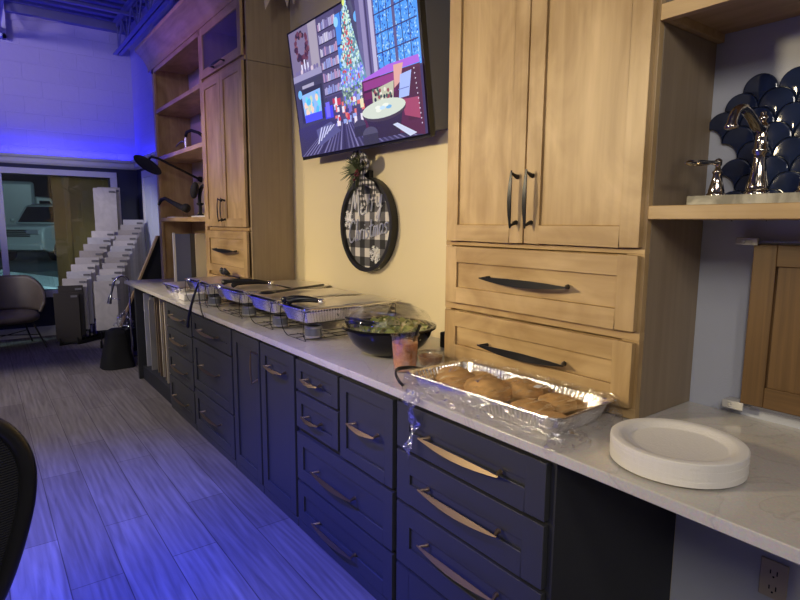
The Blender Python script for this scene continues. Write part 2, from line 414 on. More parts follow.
# door on the right wall near the far corner
d = thing('door_1', (WX, 7.9, 0), None, None); d['kind'] = 'structure'
mb = MB().box(WX-.03, WX, 8.16, 8.25, 0, 2.17).box(WX-.03, WX, 7.30, 7.39, 0, 2.17).box(WX-.03, WX, 7.39, 8.16, 2.08, 2.17)
build('door_frame', mb, M_white, d, bevel=.003)
mb = MB().box(WX-.02, WX, 7.39, 8.16, 0, 2.08)
for z0, z1 in ((.2, 1.0), (1.15, 1.95)):
    mb.box(WX-.024, WX-.02, 7.5, 7.74, z0, z1).box(WX-.024, WX-.02, 7.82, 8.05, z0, z1)
build('door_leaf', mb, flat('pale_blue_white_door', srgb(206, 214, 224), .45), d, bevel=.002)
build('door_handle', MB().cyl((WX-.02, 7.46, 1.02), (WX-.06, 7.46, 1.02), .012).blob((WX-.075, 7.46, 1.02), .026, .026, .026), M_steel, d, smooth=60)

# ------------------------------------------------------------------ roof joists under the deck
def joist(x, label):
    t = thing('roof_joist', (x, 5, 3.71), label, 'joist', 'steel bar joists under the roof deck')
    zb, zt = 3.72, 4.07
    mb = MB()
    for s in (-1, 1): mb.box(x+s*.008, x+s*.055, -3, FY-.01, zb-.004, zb+.004).box(x+s*.008, x+s*.014, -3, FY-.01, zb, zb+.05)
    build('bottom_chord', mb, M_joist, t)
    mb = MB()
    for s in (-1, 1): mb.box(x+s*.008, x+s*.055, -3, FY, zt+.03, zt+.036).box(x+s*.008, x+s*.014, -3, FY, zt-.02, zt+.036)
    build('top_chord', mb, M_joist, t)
    y = FY-.12; k = 0
    mb = MB(); pts = []
    while y > -2.9:
        pts.append((x, y, zb+.02 if k % 2 == 0 else zt)); y -= .28; k += 1
    for a, b in zip(pts, pts[1:]): mb.cyl(a, b, .011, n=8)
    for p in pts[::2]: mb.cyl(p, (p[0], p[1], zt), .008, n=6)
    build('web_bars', mb, M_joist, t, smooth=60)
joist(1.70, 'blue-lit steel bar joist running just above the crown of the wood hutch')
joist(.35, 'steel bar joist under the roof deck, farther out from the hutch')
mb = MB().box(-4, WX-.02, 7.86, 7.92, 4.02, 4.05)
tag(build('ceiling_strut', mb, M_joist), 'pale steel strut crossing under the roof deck near the far wall', 'strut')
mb = MB().box(-4, WX-.01, FY-.10, FY-.001, 4.0, 4.105)
struct('trim_3', mb, M_deck)
# torn insulation facing on the far wall, top left
def ins(u, v):
    x = -1.2+u*2.3; z0 = 3.70+.30*u; z1 = 4.0
    z = z0+(z1-z0)*v
    return (x, FY-.004-.03*abs(mnoise.noise(Vector((x*5, z*2, 1))))-.012-.012*math.sin(x*31+2*z), z)
tag(build('insulation_sheet', MB().grid(ins, 70, 12), flat('white_insulation_facing', srgb(176, 170, 178), .5, 0, .4, 20), smooth=180, solid=.004), 'wrinkled white insulation sheet at the top of the far block wall', 'insulation')
def ins2(u, v):
    y = 3.9+u*2.6; z = 3.25+.80*v
    return (WX-.02-.03*abs(mnoise.noise(Vector((y*4, z*3, 5))))-.01*math.sin(y*23), y, z)
tag(build('insulation_sheet', MB().grid(ins2, 90, 14), flat('grey_insulation_facing', srgb(170, 166, 172), .5, 0, .4, 20), smooth=180, solid=.004), 'wrinkled pale insulation sheet on the wall above the wood hutch crown', 'insulation')
mb = MB()
for x0, x1, z0, z1 in ((-.35, .47, 3.68, 3.72), (.43, .47, 3.68, 4.09), (-.35, -.31, 3.68, 4.09)): mb.box(x0, x1, FY-.14, FY-.08, z0, z1)
tag(build('hanging_frame', mb, M_white), 'thin white frame hung high before the far wall, top left', 'frame')

# ------------------------------------------------------------------ outside
struct('ground', MB().box(-14, 22, FY+.15, 45, -.5, -.35), flat('night_asphalt', srgb(60, 70, 74), .5, 0, .3, 8))
mb = MB().box(.86, 1.62, FY+.30, FY+.36, -.349, 2.3).box(1.0, 1.05, FY+.285, FY+.30, -.349, 2.3)
struct('ground_raised', MB().box(-14, 22, 17, 45, -.349, .22), flat('raised_asphalt', srgb(60, 70, 74), .5, 0, .3, 8))
tag(build('brown_board', mb, flat('olive_brown_board', srgb(140, 124, 68), .5, var=.12, vscale=2)), 'tall olive brown board standing outside behind the right half of the window', 'board')
def car(loc, yaw, paint, label, L=4.6, W=1.8, H=1.5, kind='sedan'):
    t = thing('car', loc, label, 'car', 'cars parked outside the window')
    if kind == 'sedan':
        body = [(0, .35), (.0, .62), (.12, .74), (1.05, .90), (1.3, .93), (3.7, .98), (4.45, .96), (4.58, .8), (4.6, .4), (4.2, .25), (.3, .25)]
        cab = [(1.15, .93), (1.95, 1.42), (2.4, 1.48), (3.2, 1.46), (4.1, .97)]
    else:
        body = [(0, .4), (0, .95), (.12, 1.12), (1.3, 1.2), (4.5, 1.2), (4.6, 1.1), (4.6, .4), (4.2, .3), (.3, .3)]
        cab = [(1.2, 1.2), (1.85, 1.82), (2.3, 1.9), (4.2, 1.88), (4.55, 1.2)]
    R = Matrix.Rotation(yaw, 3, 'Z'); O = Vector(loc)
    def f(u, v, d): return O+R @ Vector((u-L/2, d, v))
    build('car_body', MB().prism(body, f, -W/2, W/2), paint, t, bevel=.07, seg=3)
    cb = build('car_cabin', MB().prism(cab, f, -W/2+.14, W/2-.14), paint, t, bevel=.06, seg=3)
    inset = lambda P, k: [(sum(p[0] for p in P)/len(P)*(1-k)+p[0]*k, sum(p[1] for p in P)/len(P)*(1-k)+p[1]*k) for p in P]
    g = inset(cab, .86)
    mb = MB()
    for s in (-1, 1): mb.prism(g, f, s*(W/2-.145), s*(W/2-.13))
    (u0, v0), (u1, v1) = cab[0], cab[1]
    nx = Vector((-(v1-v0), 0, u1-u0)).normalized()*.012
    mb.obox(O+R @ (Vector(((u0+u1)/2-L/2, 0, (v0+v1)/2))+nx), R @ (Vector((u1-u0, 0, v1-v0))*.42), R @ Vector((0, W/2-.26, 0)), R @ nx)
    build('car_window', mb, flat('dark_car_glass', (.01, .012, .015, 1), .05), t)
    for u in (.85, 3.65):
        for s in (-1, 1):
            p = f(u, .32, s*(W/2-.2)); q = f(u, .32, s*(W/2+.01))
            wl = build('wheel', MB().cyl(p, q, .33, n=28), M_matblack, t, smooth=40)
            build('hub_cap', MB().cyl(f(u, .32, s*(W/2)), f(u, .32, s*(W/2+.02)), .2, n=20), M_steel, wl, smooth=40)
    zl = .68 if kind == 'sedan' else .95
    for s in (-1, 1):
        build('headlight', MB().obox(f(.02, zl, s*(W/2-.32)), R @ Vector((.06, 0, 0)), R @ Vector((0, .2, 0)), (0, 0, .075)), flat('clear_lamp_lens', (.75, .8, .85, 1), .08, .6), t, bevel=.02)
    mb = MB()
    for i in range(4): mb.obox(f(0, zl-.13+i*.06, 0), R @ Vector((.035, 0, 0)), R @ Vector((0, .5, 0)), (0, 0, .015))
    build('grille', mb, M_black, t)
    build('bumper', MB().obox(f(.02, .46, 0), R @ Vector((.07, 0, 0)), R @ Vector((0, W/2-.06, 0)), (0, 0, .09)), paint, t, bevel=.03)
    for s in (-1, 1): build('side_mirror', MB().blob(f(1.45, 1.05 if kind == 'sedan' else 1.32, s*(W/2+.06)), .07, .1, .07), paint, t, smooth=180)
P_silver = flat('silver_car_paint', srgb(176, 196, 200), .25, .3, coat=.5)
P_white = flat('white_car_paint', srgb(196, 208, 208), .3, 0, coat=.5)
car((-.85, 12.2, -.35), 2.92, P_silver, 'silver sedan parked nearest outside the window, cut off by the sill')
car((2.3, 23.5, .22), .95, P_white, 'white tall car parked facing the window, behind the silver sedan', kind='suv')
# box van behind
t = thing('van', (1.0, 32, .22), 'pale panel van parked farthest outside, above the white car in the window', 'van')
build('van_body', MB().box(-2.6, 2.3, 31, 33.2, .5, 3.3), P_white, t, bevel=.15, seg=3)
build('van_cab', MB().prism([(2.3, .5), (4.3, .5), (4.35, 1.4), (3.5, 1.6), (2.9, 2.6), (2.3, 2.65)], lambda u, v, d: (u, d, v), 31.1, 33.1), P_white, t, bevel=.06)
build('van_window', MB().prism([(2.45, 1.6), (3.3, 1.6), (2.85, 2.45), (2.45, 2.45)], lambda u, v, d: (u, d, v), 31.08, 31.1), flat('dark_van_glass', (.01, .012, .015, 1), .05), t)
for u in (-1.6, 3.2): build('wheel', MB().cyl((u, 30.98, .59), (u, 31.3, .59), .36, n=24), M_matblack, t, smooth=40)
build('back_building', MB().box(-14, 22, 40, 41, -.3, 8), flat('dark_brick', srgb(40, 36, 40), .9)); o = bpy.data.objects['back_building']
tag(o, 'dark building wall across the lot beyond the window', 'building')

# ------------------------------------------------------------------ cabinet parts
def shaker(xf, y0, y1, z0, z1, w=.058, th=.02, rec=.009):
    """recessed-panel front facing -x. slots: 0 vertical grain, 1 horizontal grain"""
    y0, y1 = sorted((y0, y1)); z0, z1 = sorted((z0, z1))
    mb = MB()
    mb.box(xf, xf+th, y0, y0+w, z0, z1, 0).box(xf, xf+th, y1-w, y1, z0, z1, 0)
    mb.box(xf, xf+th, y0+w, y1-w, z1-w, z1, 1).box(xf, xf+th, y0+w, y1-w, z0, z0+w, 1)
    mb.box(xf+rec, xf+th, y0+w, y1-w, z0+w, z1-w, 2)
    return mb
def pull(xf, ya, za, yb, zb, parent, mat, out=.034, wid=.011, label=None):
    """bow pull: two flared posts and a leaf-shaped flat bar between them"""
    A = Vector((xf, ya, za)); B = Vector((xf, yb, zb)); t = (B-A).normalized(); L = (B-A).length
    o = Vector((-1, 0, 0)); sd = t.cross(o)
    mb = MB()
    e = min(.02, L*.12)
    for P, s in ((A, 1), (B, -1)):
        P2 = P+t*s*e
        mb.tube([P2-o*.0, P2+o*.006, P2+o*(out-.004)-t*s*e*.55], [.0085, .0075, .0035], 12)
    n = 18; poly_t = [i/n for i in range(n+1)]
    vs = []; fs = []
    for u in poly_t:
        k = math.sin(PI*u)
        hw = .0022+wid*k**.9
        c = A+t*L*u+o*(out-.002+.007*k)-Vector((0, 0, 1))*(.004*k if abs(t.z) < .5 else 0)
        tl = .36 if mat.name != 'black_plastic' else .05; s2, o2 = (sd, o) if abs(t.z) > .5 else (Vector((-tl, 0, -math.sqrt(1-tl*tl))), Vector((-math.sqrt(1-tl*tl), 0, tl)))
        for a, b in ((-hw, -.002), (hw, -.002), (hw, .002), (-hw, .002)): vs.append(c+s2*a+o2*b)
    for i in range(n):
        for k in range(4): fs.append((i*4+k, i*4+(k+1) % 4, (i+1)*4+(k+1) % 4, (i+1)*4+k))
    fs += [(0, 1, 2, 3), (n*4+3, n*4+2, n*4+1, n*4)]
    mb.add(vs, fs)
    return build('handle', mb, mat, parent, smooth=35, label=label)

XD = 1.168    # face of the dark fronts
XB = 1.19     # face of the dark carcases
GAP = .004
def base_unit(y0, y1, label, name='base_cabinet'):
    t = thing(name, (XB+.2, (y0+y1)/2, 0), label, 'cabinet', 'charcoal base cabinets under the counter')
    build('cabinet_body', MB().box(XB, WX-.002, y0+.001, y1-.001, .0, .884), M_darkbody, t, bevel=.001)
    return t
def front(t, kind, y0, y1, z0, z1, w=.05):
    return build(kind, shaker(XD, y0+GAP, y1-GAP, z0+GAP, z1-GAP, w=w), [M_dark, M_dark, M_dark], t, bevel=.0016)
# unit A: four wide drawers
t = base_unit(.885, 1.585, 'charcoal cabinet of wide drawers with gold pulls, under the wrapped bread tray', 'drawer_cabinet')
for i, (z0, z1) in enumerate(((.695, .868), (.495, .690), (.250, .490), (.09, .245))):
    f = front(t, 'drawer', .90, 1.575, z0, z1, .075 if i else .07)
    zc = {0: .782, 1: .600, 2: .396, 3: .17}[i]
    pull(XD, 1.41, zc, 1.045, zc, f, M_bronze, wid=.009, label='champagne gold bow pull')
build('base_board', MB().box(XD+.006, XB, .89, 1.58, 0, .085), M_dark, t, bevel=.002)
# unit B: two small drawers + pull-out, two wide drawers
t = base_unit(1.587, 2.392, 'charcoal cabinet with two small drawers beside a square pull-out, two wide drawers below', 'drawer_cabinet')
f = front(t, 'drawer', 1.99, 2.385, .71, .862); pull(XD, 2.275, .786, 2.115, .786, f, M_bronze_d, wid=.006)
f = front(t, 'drawer', 1.99, 2.385, .525, .705); pull(XD, 2.275, .608, 2.115, .608, f, M_bronze_d, wid=.006)
f = front(t, 'pull_out_door', 1.595, 1.98, .512, .862); pull(XD, 1.873, .696, 1.673, .696, f, M_bronze, wid=.007)
f = front(t, 'drawer', 1.595, 2.385, .262, .505, .06); pull(XD, 2.188, .374, 1.84, .374, f, M_bronze_d, wid=.009)
f = front(t, 'drawer', 1.595, 2.385, .05, .257, .06); pull(XD, 2.188, .124, 1.84, .124, f, M_bronze_d, wid=.009)
build('base_board', MB().box(XD+.006, XB, 1.59, 2.39, 0, .045), M_dark, t, bevel=.002)
# unit C: pull-out door with a horizontal pull
t = base_unit(2.394, 2.812, 'narrow charcoal cabinet with one tall pull-out front and a horizontal pull', 'pull_out_cabinet')
f = front(t, 'door', 2.40, 2.806, .05, .868, .06); pull(XD, 2.69, .765, 2.47, .765, f, M_bronze_d, wid=.007)
build('base_board', MB().box(XD+.006, XB, 2.396, 2.81, 0, .045), M_dark, t, bevel=.002)
# unit D: hinged door with a vertical pull
t = base_unit(2.814, 3.224, 'narrow charcoal cabinet with one tall door and an upright pull')
f = front(t, 'door', 2.82, 3.218, .05, .868, .06); pull(XD, 2.85, .815, 2.85, .625, f, M_bronze_d, wid=.007)
build('base_board', MB().box(XD+.006, XB, 2.816, 3.222, 0, .045), M_dark, t, bevel=.002)
# unit E: three drawers
t = base_unit(3.226, 4.005, 'charcoal cabinet of three wide drawers under the far foil pans', 'drawer_cabinet')
for z0, z1, zc in ((.70, .868, .78), (.335, .695, .535), (.05, .33, .21)):
    f = front(t, 'drawer', 3.235, 3.998, z0, z1, .06); pull(XD, 3.80, zc, 3.44, zc, f, M_bronze_d, wid=.008)
build('base_board', MB().box(XD+.006, XB, 3.228, 4.0, 0, .045), M_dark, t, bevel=.002)
# unit F: four drawers
t = base_unit(4.007, 4.675, 'charcoal cabinet of four drawers next to the sample rack', 'drawer_cabinet')
for z0, z1, zc in ((.685, .868, .79), (.50, .68, .605), (.29, .495, .393), (.05, .285, .152)):
    f = front(t, 'drawer', 4.015, 4.668, z0, z1, .055); pull(XD, 4.50, zc, 4.14, zc, f, M_bronze_d, wid=.008)
build('base_board', MB().box(XD+.006, XB, 4.01, 4.67, 0, .045), M_dark, t, bevel=.002)
# sample rack niche
t = thing('sample_cabinet', (1.4, 5.2, 0), 'open charcoal niche cabinet holding upright board samples, at the counter end', 'cabinet')
mb = MB().box(XB, WX-.002, 4.677, 5.70, 0, .13).box(WX-.03, WX-.002, 4.677, 5.70, .13, .884).box(XB+.01, WX-.03, 4.677, 4.695, .13, .884)
build('cabinet_body', mb, M_darkbody, t, bevel=.001)
build('top_rail', MB().box(XB, XB+.02, 4.695, 5.70, .862, .884), M_darkbody, t)
o = build('end_panel', MB().box(1.155, WX-.002, 5.703, 5.745, 0, .884), M_dark, bevel=.002)
tag(o, 'charcoal end panel standing under the far overhang of the counter', 'panel')
# upright board samples in the niche; set-back dark strips paint the shade between them
kinds = ['pale grey', 'white', 'brown wood', 'tan wood', 'cream wood']
names_pos = ['first', 'second', 'third', 'fourth', 'fifth', 'sixth', 'seventh', 'eighth', 'ninth', 'tenth', 'eleventh', 'twelfth', 'thirteenth', 'fourteenth', 'fifteenth', 'sixteenth']
M_sampleside.append(flat('white_melamine', srgb(206, 206, 210), .35)); M_sampleside.append(flat('dark_gap_shade', srgb(40, 38, 40), .4))
cols = [4, 5, 4, 1, 5, 0, 5, 2, 3, 5, 0, 5, 3, 2, 5, 3]
for i in range(16):
    h = .70-.014*(i % 4); lean = .010+.010*((i*5) % 3)
    y = 5.66-i*.060; xf = 1.215+(.06 if cols[i] == 5 else .012*((i*7) % 3))
    mb = MB().obox((xf+.22, y-lean/2-.012, .132+h/2), (.22, 0, 0), (0, .0075 if cols[i] != 5 else .006, 0), (0, lean*.5, h/2))
    o = build('niche_board', mb, M_sampleside[cols[i]], bevel=.001)
    tag(o, '%s upright board in the counter-end niche of samples and dark gap-shade strips, counted from the end panel' % names_pos[i], 'sample board', 'board samples in the niche')
# counter
mb = MB().box(CX, WX-.001, -.6, 6.14, .885, TOPZ)
tag(build('countertop', mb, M_quartz, bevel=.003), 'long white quartz countertop with pale veins over the charcoal cabinets', 'countertop')
# knee space: outlet on the wall
t = thing('wall_outlet', (WX, .58, .34), 'beige wall outlet under the near end of the counter', 'outlet')
build('outlet_plate', MB().box(WX-.008, WX-.001, .543, .618, .37, .492), flat('almond_plastic', srgb(190, 176, 150), .4), t, bevel=.003)
mb = MB()
for zc in (.455, .405):
    for dy, hh in ((-.009, .007), (.009, .006)): mb.box(WX-.0095, WX-.008, .58+dy-.0016, .58+dy+.0016, zc-hh, zc+hh)
    mb.cyl((WX-.0095, .58, zc-.014), (WX-.008, .58, zc-.014), .003, n=10)
build('sockets', mb, M_matblack, t)

# ------------------------------------------------------------------ near tall wall cabinet
XF = 1.51
t = thing('tall_cabinet', (1.6, 1.3, TOPZ), 'tall maple counter-standing cabinet with two doors over two drawers, black pulls', 'cabinet')
mb = MB().box(1.555, WX-.001, .895, 1.73, TOPZ+.001, 2.75, 0)
for z0, z1 in ((1.412, 1.428), (1.157, 1.183), (.918, .95), (2.60, 2.75)): mb.box(1.53, 1.556, .872, 1.73, z0, z1, 1)
mb.box(1.532, 1.556, 1.695, 1.729, .918, 2.75, 0)
mb.box(1.532, 1.5555, .8725, .93, .919, 2.749, 0)
build('cabinet_body', mb, [M_maple_v, M_maple_h], t, bevel=.0015)
build('side_panel', MB().box(1.557, WX-.001, .872, .894, TOPZ+.001, 2.75), M_sidewood2, t, bevel=.001)
for y0, y1, hy in ((1.312, 1.708, 1.342), (.882, 1.306, 1.276)):
    dmb = shaker(XF, y0, y1, 1.431, 2.60, w=.062)
    f = build('door', dmb, [M_maple_v, M_maple_h, M_maple_v], t, bevel=.0018)
    pull(XF, hy, 1.678, hy, 1.482, f, M_blackpl, wid=.006)
for z0, z1, zc in ((1.186, 1.408, 1.298), (.955, 1.152, 1.045)):
    f = build('drawer', shaker(XF, .882, 1.708, z0, z1, w=.062), [M_maple_v, M_maple_h, M_maple_h], t, bevel=.0018)
    pull(XF, 1.485, zc, 1.095, zc, f, M_blackpl, wid=.011)
# shelves of the alcove to the right
mb = MB().box(1.53, WX-.001, -.6, .871, 1.512, 1.55, 0)
tag(build('wall_shelf', mb, M_maple_h, bevel=.002), 'maple shelf holding the faucet, right of the tall cabinet', 'shelf')
mb = MB().box(1.53, 1.552, -.6, .871, 2.046, 2.088).box(1.552, WX-.001, .85, .871, 2.046, 2.074).box(1.552, WX-.001, -.6, .871, 2.07, 2.088)
tag(build('wall_shelf', mb, M_maple_h, bevel=.0015), 'upper maple shelf seen from below at the top right corner', 'shelf')
mb = MB().box(1.70, WX-.001, .871-.02, .871, 2.088, 2.5)
# fish-scale tile panel on the wall over the shelf
mb = MB(); R = .0475
def fan(k):
    out = []
    for q in range(15): a = PI*q/14; out.append((R*math.cos(a), R*math.sin(a)))
    for q in range(1, 8): a = PI/2-PI/2*q/7; out.append((-R+R*math.cos(a), -R+R*math.sin(a)))
    for q in range(1, 7): a = PI-PI/2*q/7; out.append((R+R*math.cos(a), -R+R*math.sin(a)))
    return [(u*k, -.1*R+(v+.1*R)*k) for u, v in out]
row = 0; z = 1.555
while z < 1.90:
    y = .785 if row % 2 == 0 else .785+R
    while y > .1:
        lim = (.79 if z < 1.63 else .80 if z < 1.72 else .84 if z < 1.83 else .84-(z-1.83)*1.1)
        if y < lim:
            vs = []; lv = ((.97, .002), (.97, .0080), (.945, .0098), (.89, .0108), (.60, .0116))
            for k, h in lv: vs += [(WX-h, y-u, z+v) for u, v in fan(k)]
            n = len(vs)//len(lv); vs.append((WX-.0119, y, z-.1*R))
            fs = [(q*n+k, q*n+(k+1) % n, (q+1)*n+(k+1) % n, (q+1)*n+k) for q in range(len(lv)-1) for k in range(n)]
            fs += [((len(lv)-1)*n+k, (len(lv)-1)*n+(k+1) % n, len(lv)*n) for k in range(n)]
            mb.add(vs, fs)
        y -= 2*R
    z += R; row += 1
o = build('scallop_tile_panel', mb, M_scallop, smooth=10)
tag(o, 'glossy navy fish-scale tile panel on the wall behind the faucet', 'tile panel')
# faucet on a stone slab
t = thing('faucet_display', (1.66, .6, 1.551), 'polished nickel widespread faucet with lever handle on a marble slab', 'faucet')
build('marble_slab', MB().box(1.60, 1.80, .30, .80, 1.5512, 1.577), slab_mat('white_marble', srgb(134, 130, 118), srgb(186, 182, 168), 9, .15), t, bevel=.002)
S = Vector((1.66, .645, 1.577))
prof = [(0, 0), (.030, 0), (.030, .007), (.026, .011), (.0275, .016), (.0265, .024), (.022, .040), (.017, .065), (.0145, .090), (.0145, .104), (.019, .109), (.0195, .116), (.016, .121), (.0145, .145), (.0155, .150), (.012, .157), (.0135, .163), (.016, .172), (.0135, .181), (.008, .186), (.011, .193), (.0105, .200), (.007, .203), (.008, .210), (0, .214)]
sp = build('spout_body', MB().lathe(prof, S, 28), M_nickel, t, smooth=50)
P0 = S+Vector((0, 0, .170))
pts = spl3([P0, P0+Vector((-.030, .001, .000)), P0+Vector((-.070, .002, .022)), P0+Vector((-.112, .003, .036)), P0+Vector((-.148, .004, .026)), P0+Vector((-.166, .004, .000)), P0+Vector((-.168, .004, -.018))], 5)
build('spout', MB().tube(pts, [.0135]*8+[.0125]*8+[.0115]*6+[.0115]*4+[.012, .0145, .016, .016, .0145][:5], 16), M_nickel, t, smooth=60)
Hc = Vector((1.645, .742, 1.577))
prof = [(0, 0), (.024, 0), (.024, .005), (.020, .009), (.0205, .014), (.015, .035), (.0105, .058), (.013, .062), (.013, .066), (.009, .070), (.006, .078), (.0095, .084), (.0095, .096), (.005, .100), (0, .102)]
h = build('valve_body', MB().lathe(prof, Hc, 24), M_nickel, t, smooth=50)
build('lever', MB().tube([Hc+Vector((0, 0, .089)), Hc+Vector((-.03, .006, .088)), Hc+Vector((-.07, .012, .085)), Hc+Vector((-.12, .018, .082)), Hc+Vector((-.14, .020, .081))], [.007, .0055, .0085, .0085, .002], 14), M_nickel, h, smooth=60)
Hc2 = Hc+Vector((0, -.215, 0))
h = build('valve_body', MB().lathe(prof, Hc2, 24), M_nickel, t, smooth=50)
build('lever', MB().tube([Hc2+Vector((0, 0, .089)), Hc2+Vector((-.005, -.022, .089)), Hc2+Vector((-.012, -.045, .086)), Hc2+Vector((-.02, -.072, .083))], [.006, .005, .0075, .004], 14), M_nickel, h, smooth=60)
# oak door sample in wall brackets
t = thing('door_sample', (1.83, .5, .955), 'brown oak cabinet door sample held between two wall brackets', 'cabinet door')
mb = MB()
y0, y1, z0, z1, w, xa, xb = .05, .703, .962, 1.442, .062, 1.822, 1.842
mb.box(xa, xb, y1-w, y1, z0, z1, 0).box(xa, xb, y0, y0+w, z0, z1, 0)
build('stile', MB().box(xa, xb, y1-w, y1, z0, z1), M_oak_v, t, bevel=.002)
build('stile', MB().box(xa, xb, y0, y0+w, z0, z1), M_oak_v, t, bevel=.002)
build('rail', MB().box(xa, xb, y0+w, y1-w, z1-w, z1), M_oak_h, t, bevel=.002)
build('rail', MB().box(xa, xb, y0+w, y1-w, z0, z0+w), M_oak_h, t, bevel=.002)
build('centre_panel', MB().box(xa+.009, xb-.003, y0+w-.004, y1-w+.004, z0+w-.004, z1-w+.004), M_oak_v, t)
for z0, z1, lb in ((1.4435, 1.457, 'slim clear bracket along the top of the oak door sample'), (.944, .9605, 'slim clear bracket under the oak door sample')):
    t = thing('bracket_rail', (WX, .5, z0), lb, 'bracket', 'brackets of the door sample')
    build('rail_body', MB().box(1.843, WX-.001, 0, .70, z0+.003, z1-.003).box(1.818, 1.846, 0, .69, z0+.004, z0+.008), M_acrylic, t, bevel=.001)
    build('rail_clip', MB().box(1.812, WX-.001, .705, .75, z0-.004, z1+.004).box(1.812, 1.817, .69, .706, z0-.004, z1+.004), flat('frosted_plastic_clip', srgb(196, 194, 190), .25), t, bevel=.002)
    build('screw', MB().cyl((1.8125, .728, (z0+z1)/2), (1.809, .728, (z0+z1)/2), .005, n=12), M_steel, t)

# ------------------------------------------------------------------ far hutch
HY0, HY1, HYm = 3.80, 6.15, 4.66
t = thing('display_hutch', (1.65, 5, TOPZ), 'large maple hutch with open shelves, doors and crown, at the far end of the counter', 'hutch')
mb = MB()
mb.box(1.53, WX-.001, 6.125, HY1, TOPZ+.001, 3.05, 0)            # far side
mb.box(1.535, WX-.001, HYm-.01, HYm+.012, TOPZ+.001, 3.05, 0)        # divider
mb.box(1.512, 1.535, 6.085, HY1, TOPZ+.001, 3.05, 0).box(1.512, 1.535, HYm-.02, HYm+.03, TOPZ+.001, 2.98, 0)
mb.box(1.512, 1.535, HYm, HY1, 2.945, 3.05, 1).box(1.535, WX-.001, HY0, HY1, 2.99, 3.05, 1)
mb.box(1.555, WX-.001, 3.822, HYm-.01, TOPZ+.001, 2.60, 0)   # closed body of the door side
mb.box(1.555, WX-.001, 3.822, HYm-.01, 2.60, 2.62, 0).box(WX-.02, WX-.001, 3.822, HYm-.01, 2.62, 2.99, 0).box(1.555, WX-.02, 3.822, 3.83, 2.62, 2.99)
mb.box(1.512, 1.535, 6.06, 6.085, TOPZ+.001, 1.50, 0)
for z0, z1 in ((1.437, 1.462), (1.082, 1.108), (2.585, 2.612)): mb.box(1.53, 1.556, 3.80, HYm-.02, z0, z1, 1)
build('hutch_body', mb, [M_maple_v, M_maple_h], t, bevel=.001)
build('back_rail', MB().box(WX-.03, WX-.002, HYm+.012, 6.125, 1.39, 1.50), M_maple_h, t)
for z in (2.56, 2.105, 1.505):
    build('shelf', MB().box(1.518, WX-.002, HYm+.013, 6.124, z, z+.036), M_maple_h, t, bevel=.001)
sp = build('side_panel', MB().box(1.54, WX-.001, 3.78, 3.80, TOPZ+.001, 2.577).box(1.54, WX-.001, 3.78, 3.80, 2.58, 3.30), M_sidewood, t, bevel=.001)
for y0, y1, hy in ((4.243, 4.652, 4.272), (3.808, 4.237, 4.208)):
    f = build('door', shaker(1.51, y0, y1, 1.466, 2.582, w=.06), [M_maple_v, M_maple_h, M_maple_v], t, bevel=.0015)
    pull(1.51, hy, 1.68, hy, 1.50, f, M_blackpl, wid=.006)
f = None
mb = MB(); y0, y1, z0, z1, w = 3.808, 4.652, 2.612, 2.985, .06
mb.box(1.51, 1.53, y0, y0+w, z0, z1, 0).box(1.51, 1.53, y1-w, y1, z0, z1, 0).box(1.51, 1.53, y0+w, y1-w, z1-w, z1, 1).box(1.51, 1.53, y0+w, y1-w, z0, z0+w, 1)
f = build('glass_door', mb, [M_maple_v, M_maple_h], t, bevel=.0015, label='lift-up door framing a smoky glass pane')
build('glass_pane', MB().box(1.517, 1.521, y0+w-.003, y1-w+.003, z0+w-.003, z1-w+.003), M_cabglass, f)
pull(1.51, 4.36, 2.642, 4.10, 2.642, f, M_blackpl, wid=.007)
for z0, z1, zc in ((1.112, 1.434, 1.29), (.93, 1.079, None)):
    f = build('drawer', shaker(1.51, 3.808, 4.652, z0, z1, w=.058), [M_maple_v, M_maple_h, M_maple_h], t, bevel=.0015)
    if zc: pull(1.51, 4.45, zc, 3.98, zc, f, M_blackpl, wid=.012)
prof = [(1.535, 2.985), (1.505, 2.985), (1.505, 3.0), (1.506, 3.02), (1.49, 3.055), (1.462, 3.10), (1.425, 3.14), (1.395, 3.16), (1.392, 3.19), (1.535, 3.19)]
build('crown', MB().prism(prof, lambda u, v, d: (u, d, v), 3.77, 6.26), M_maple_h, t, smooth=40, label='cove crown moulding along the top')
# boards standing inside the niche
t2 = thing('panel_sample', (1.6, 5.75, TOPZ+.002), 'slate blue panel with a white edge standing in the hutch niche', 'panel')
build('panel_board', MB().box(1.543, 1.684, 5.70, 5.72, TOPZ+.002, 1.385), flat('slate_blue_laminate', srgb(96, 108, 146), .35), t2)
build('edge_band', MB().box(1.522, 1.5425, 5.695, 5.722, TOPZ+.002, 1.395), M_white, t2, bevel=.002)
tag(build('panel_sample', MB().box(1.732, 1.83, 5.69, 5.708, TOPZ+.002, 1.388), flat('cream_laminate', srgb(222, 212, 184), .4), bevel=.002), 'narrow cream panel standing in the hutch niche beside the drawers', 'panel')
tag(build('panel_sample', MB().box(1.687, 1.731, 5.71, 5.728, TOPZ+.002, 1.385), flat('grey_laminate', srgb(70, 70, 74), .4), bevel=.002), 'narrow dark grey panel between the slate blue and cream panels in the niche', 'panel')
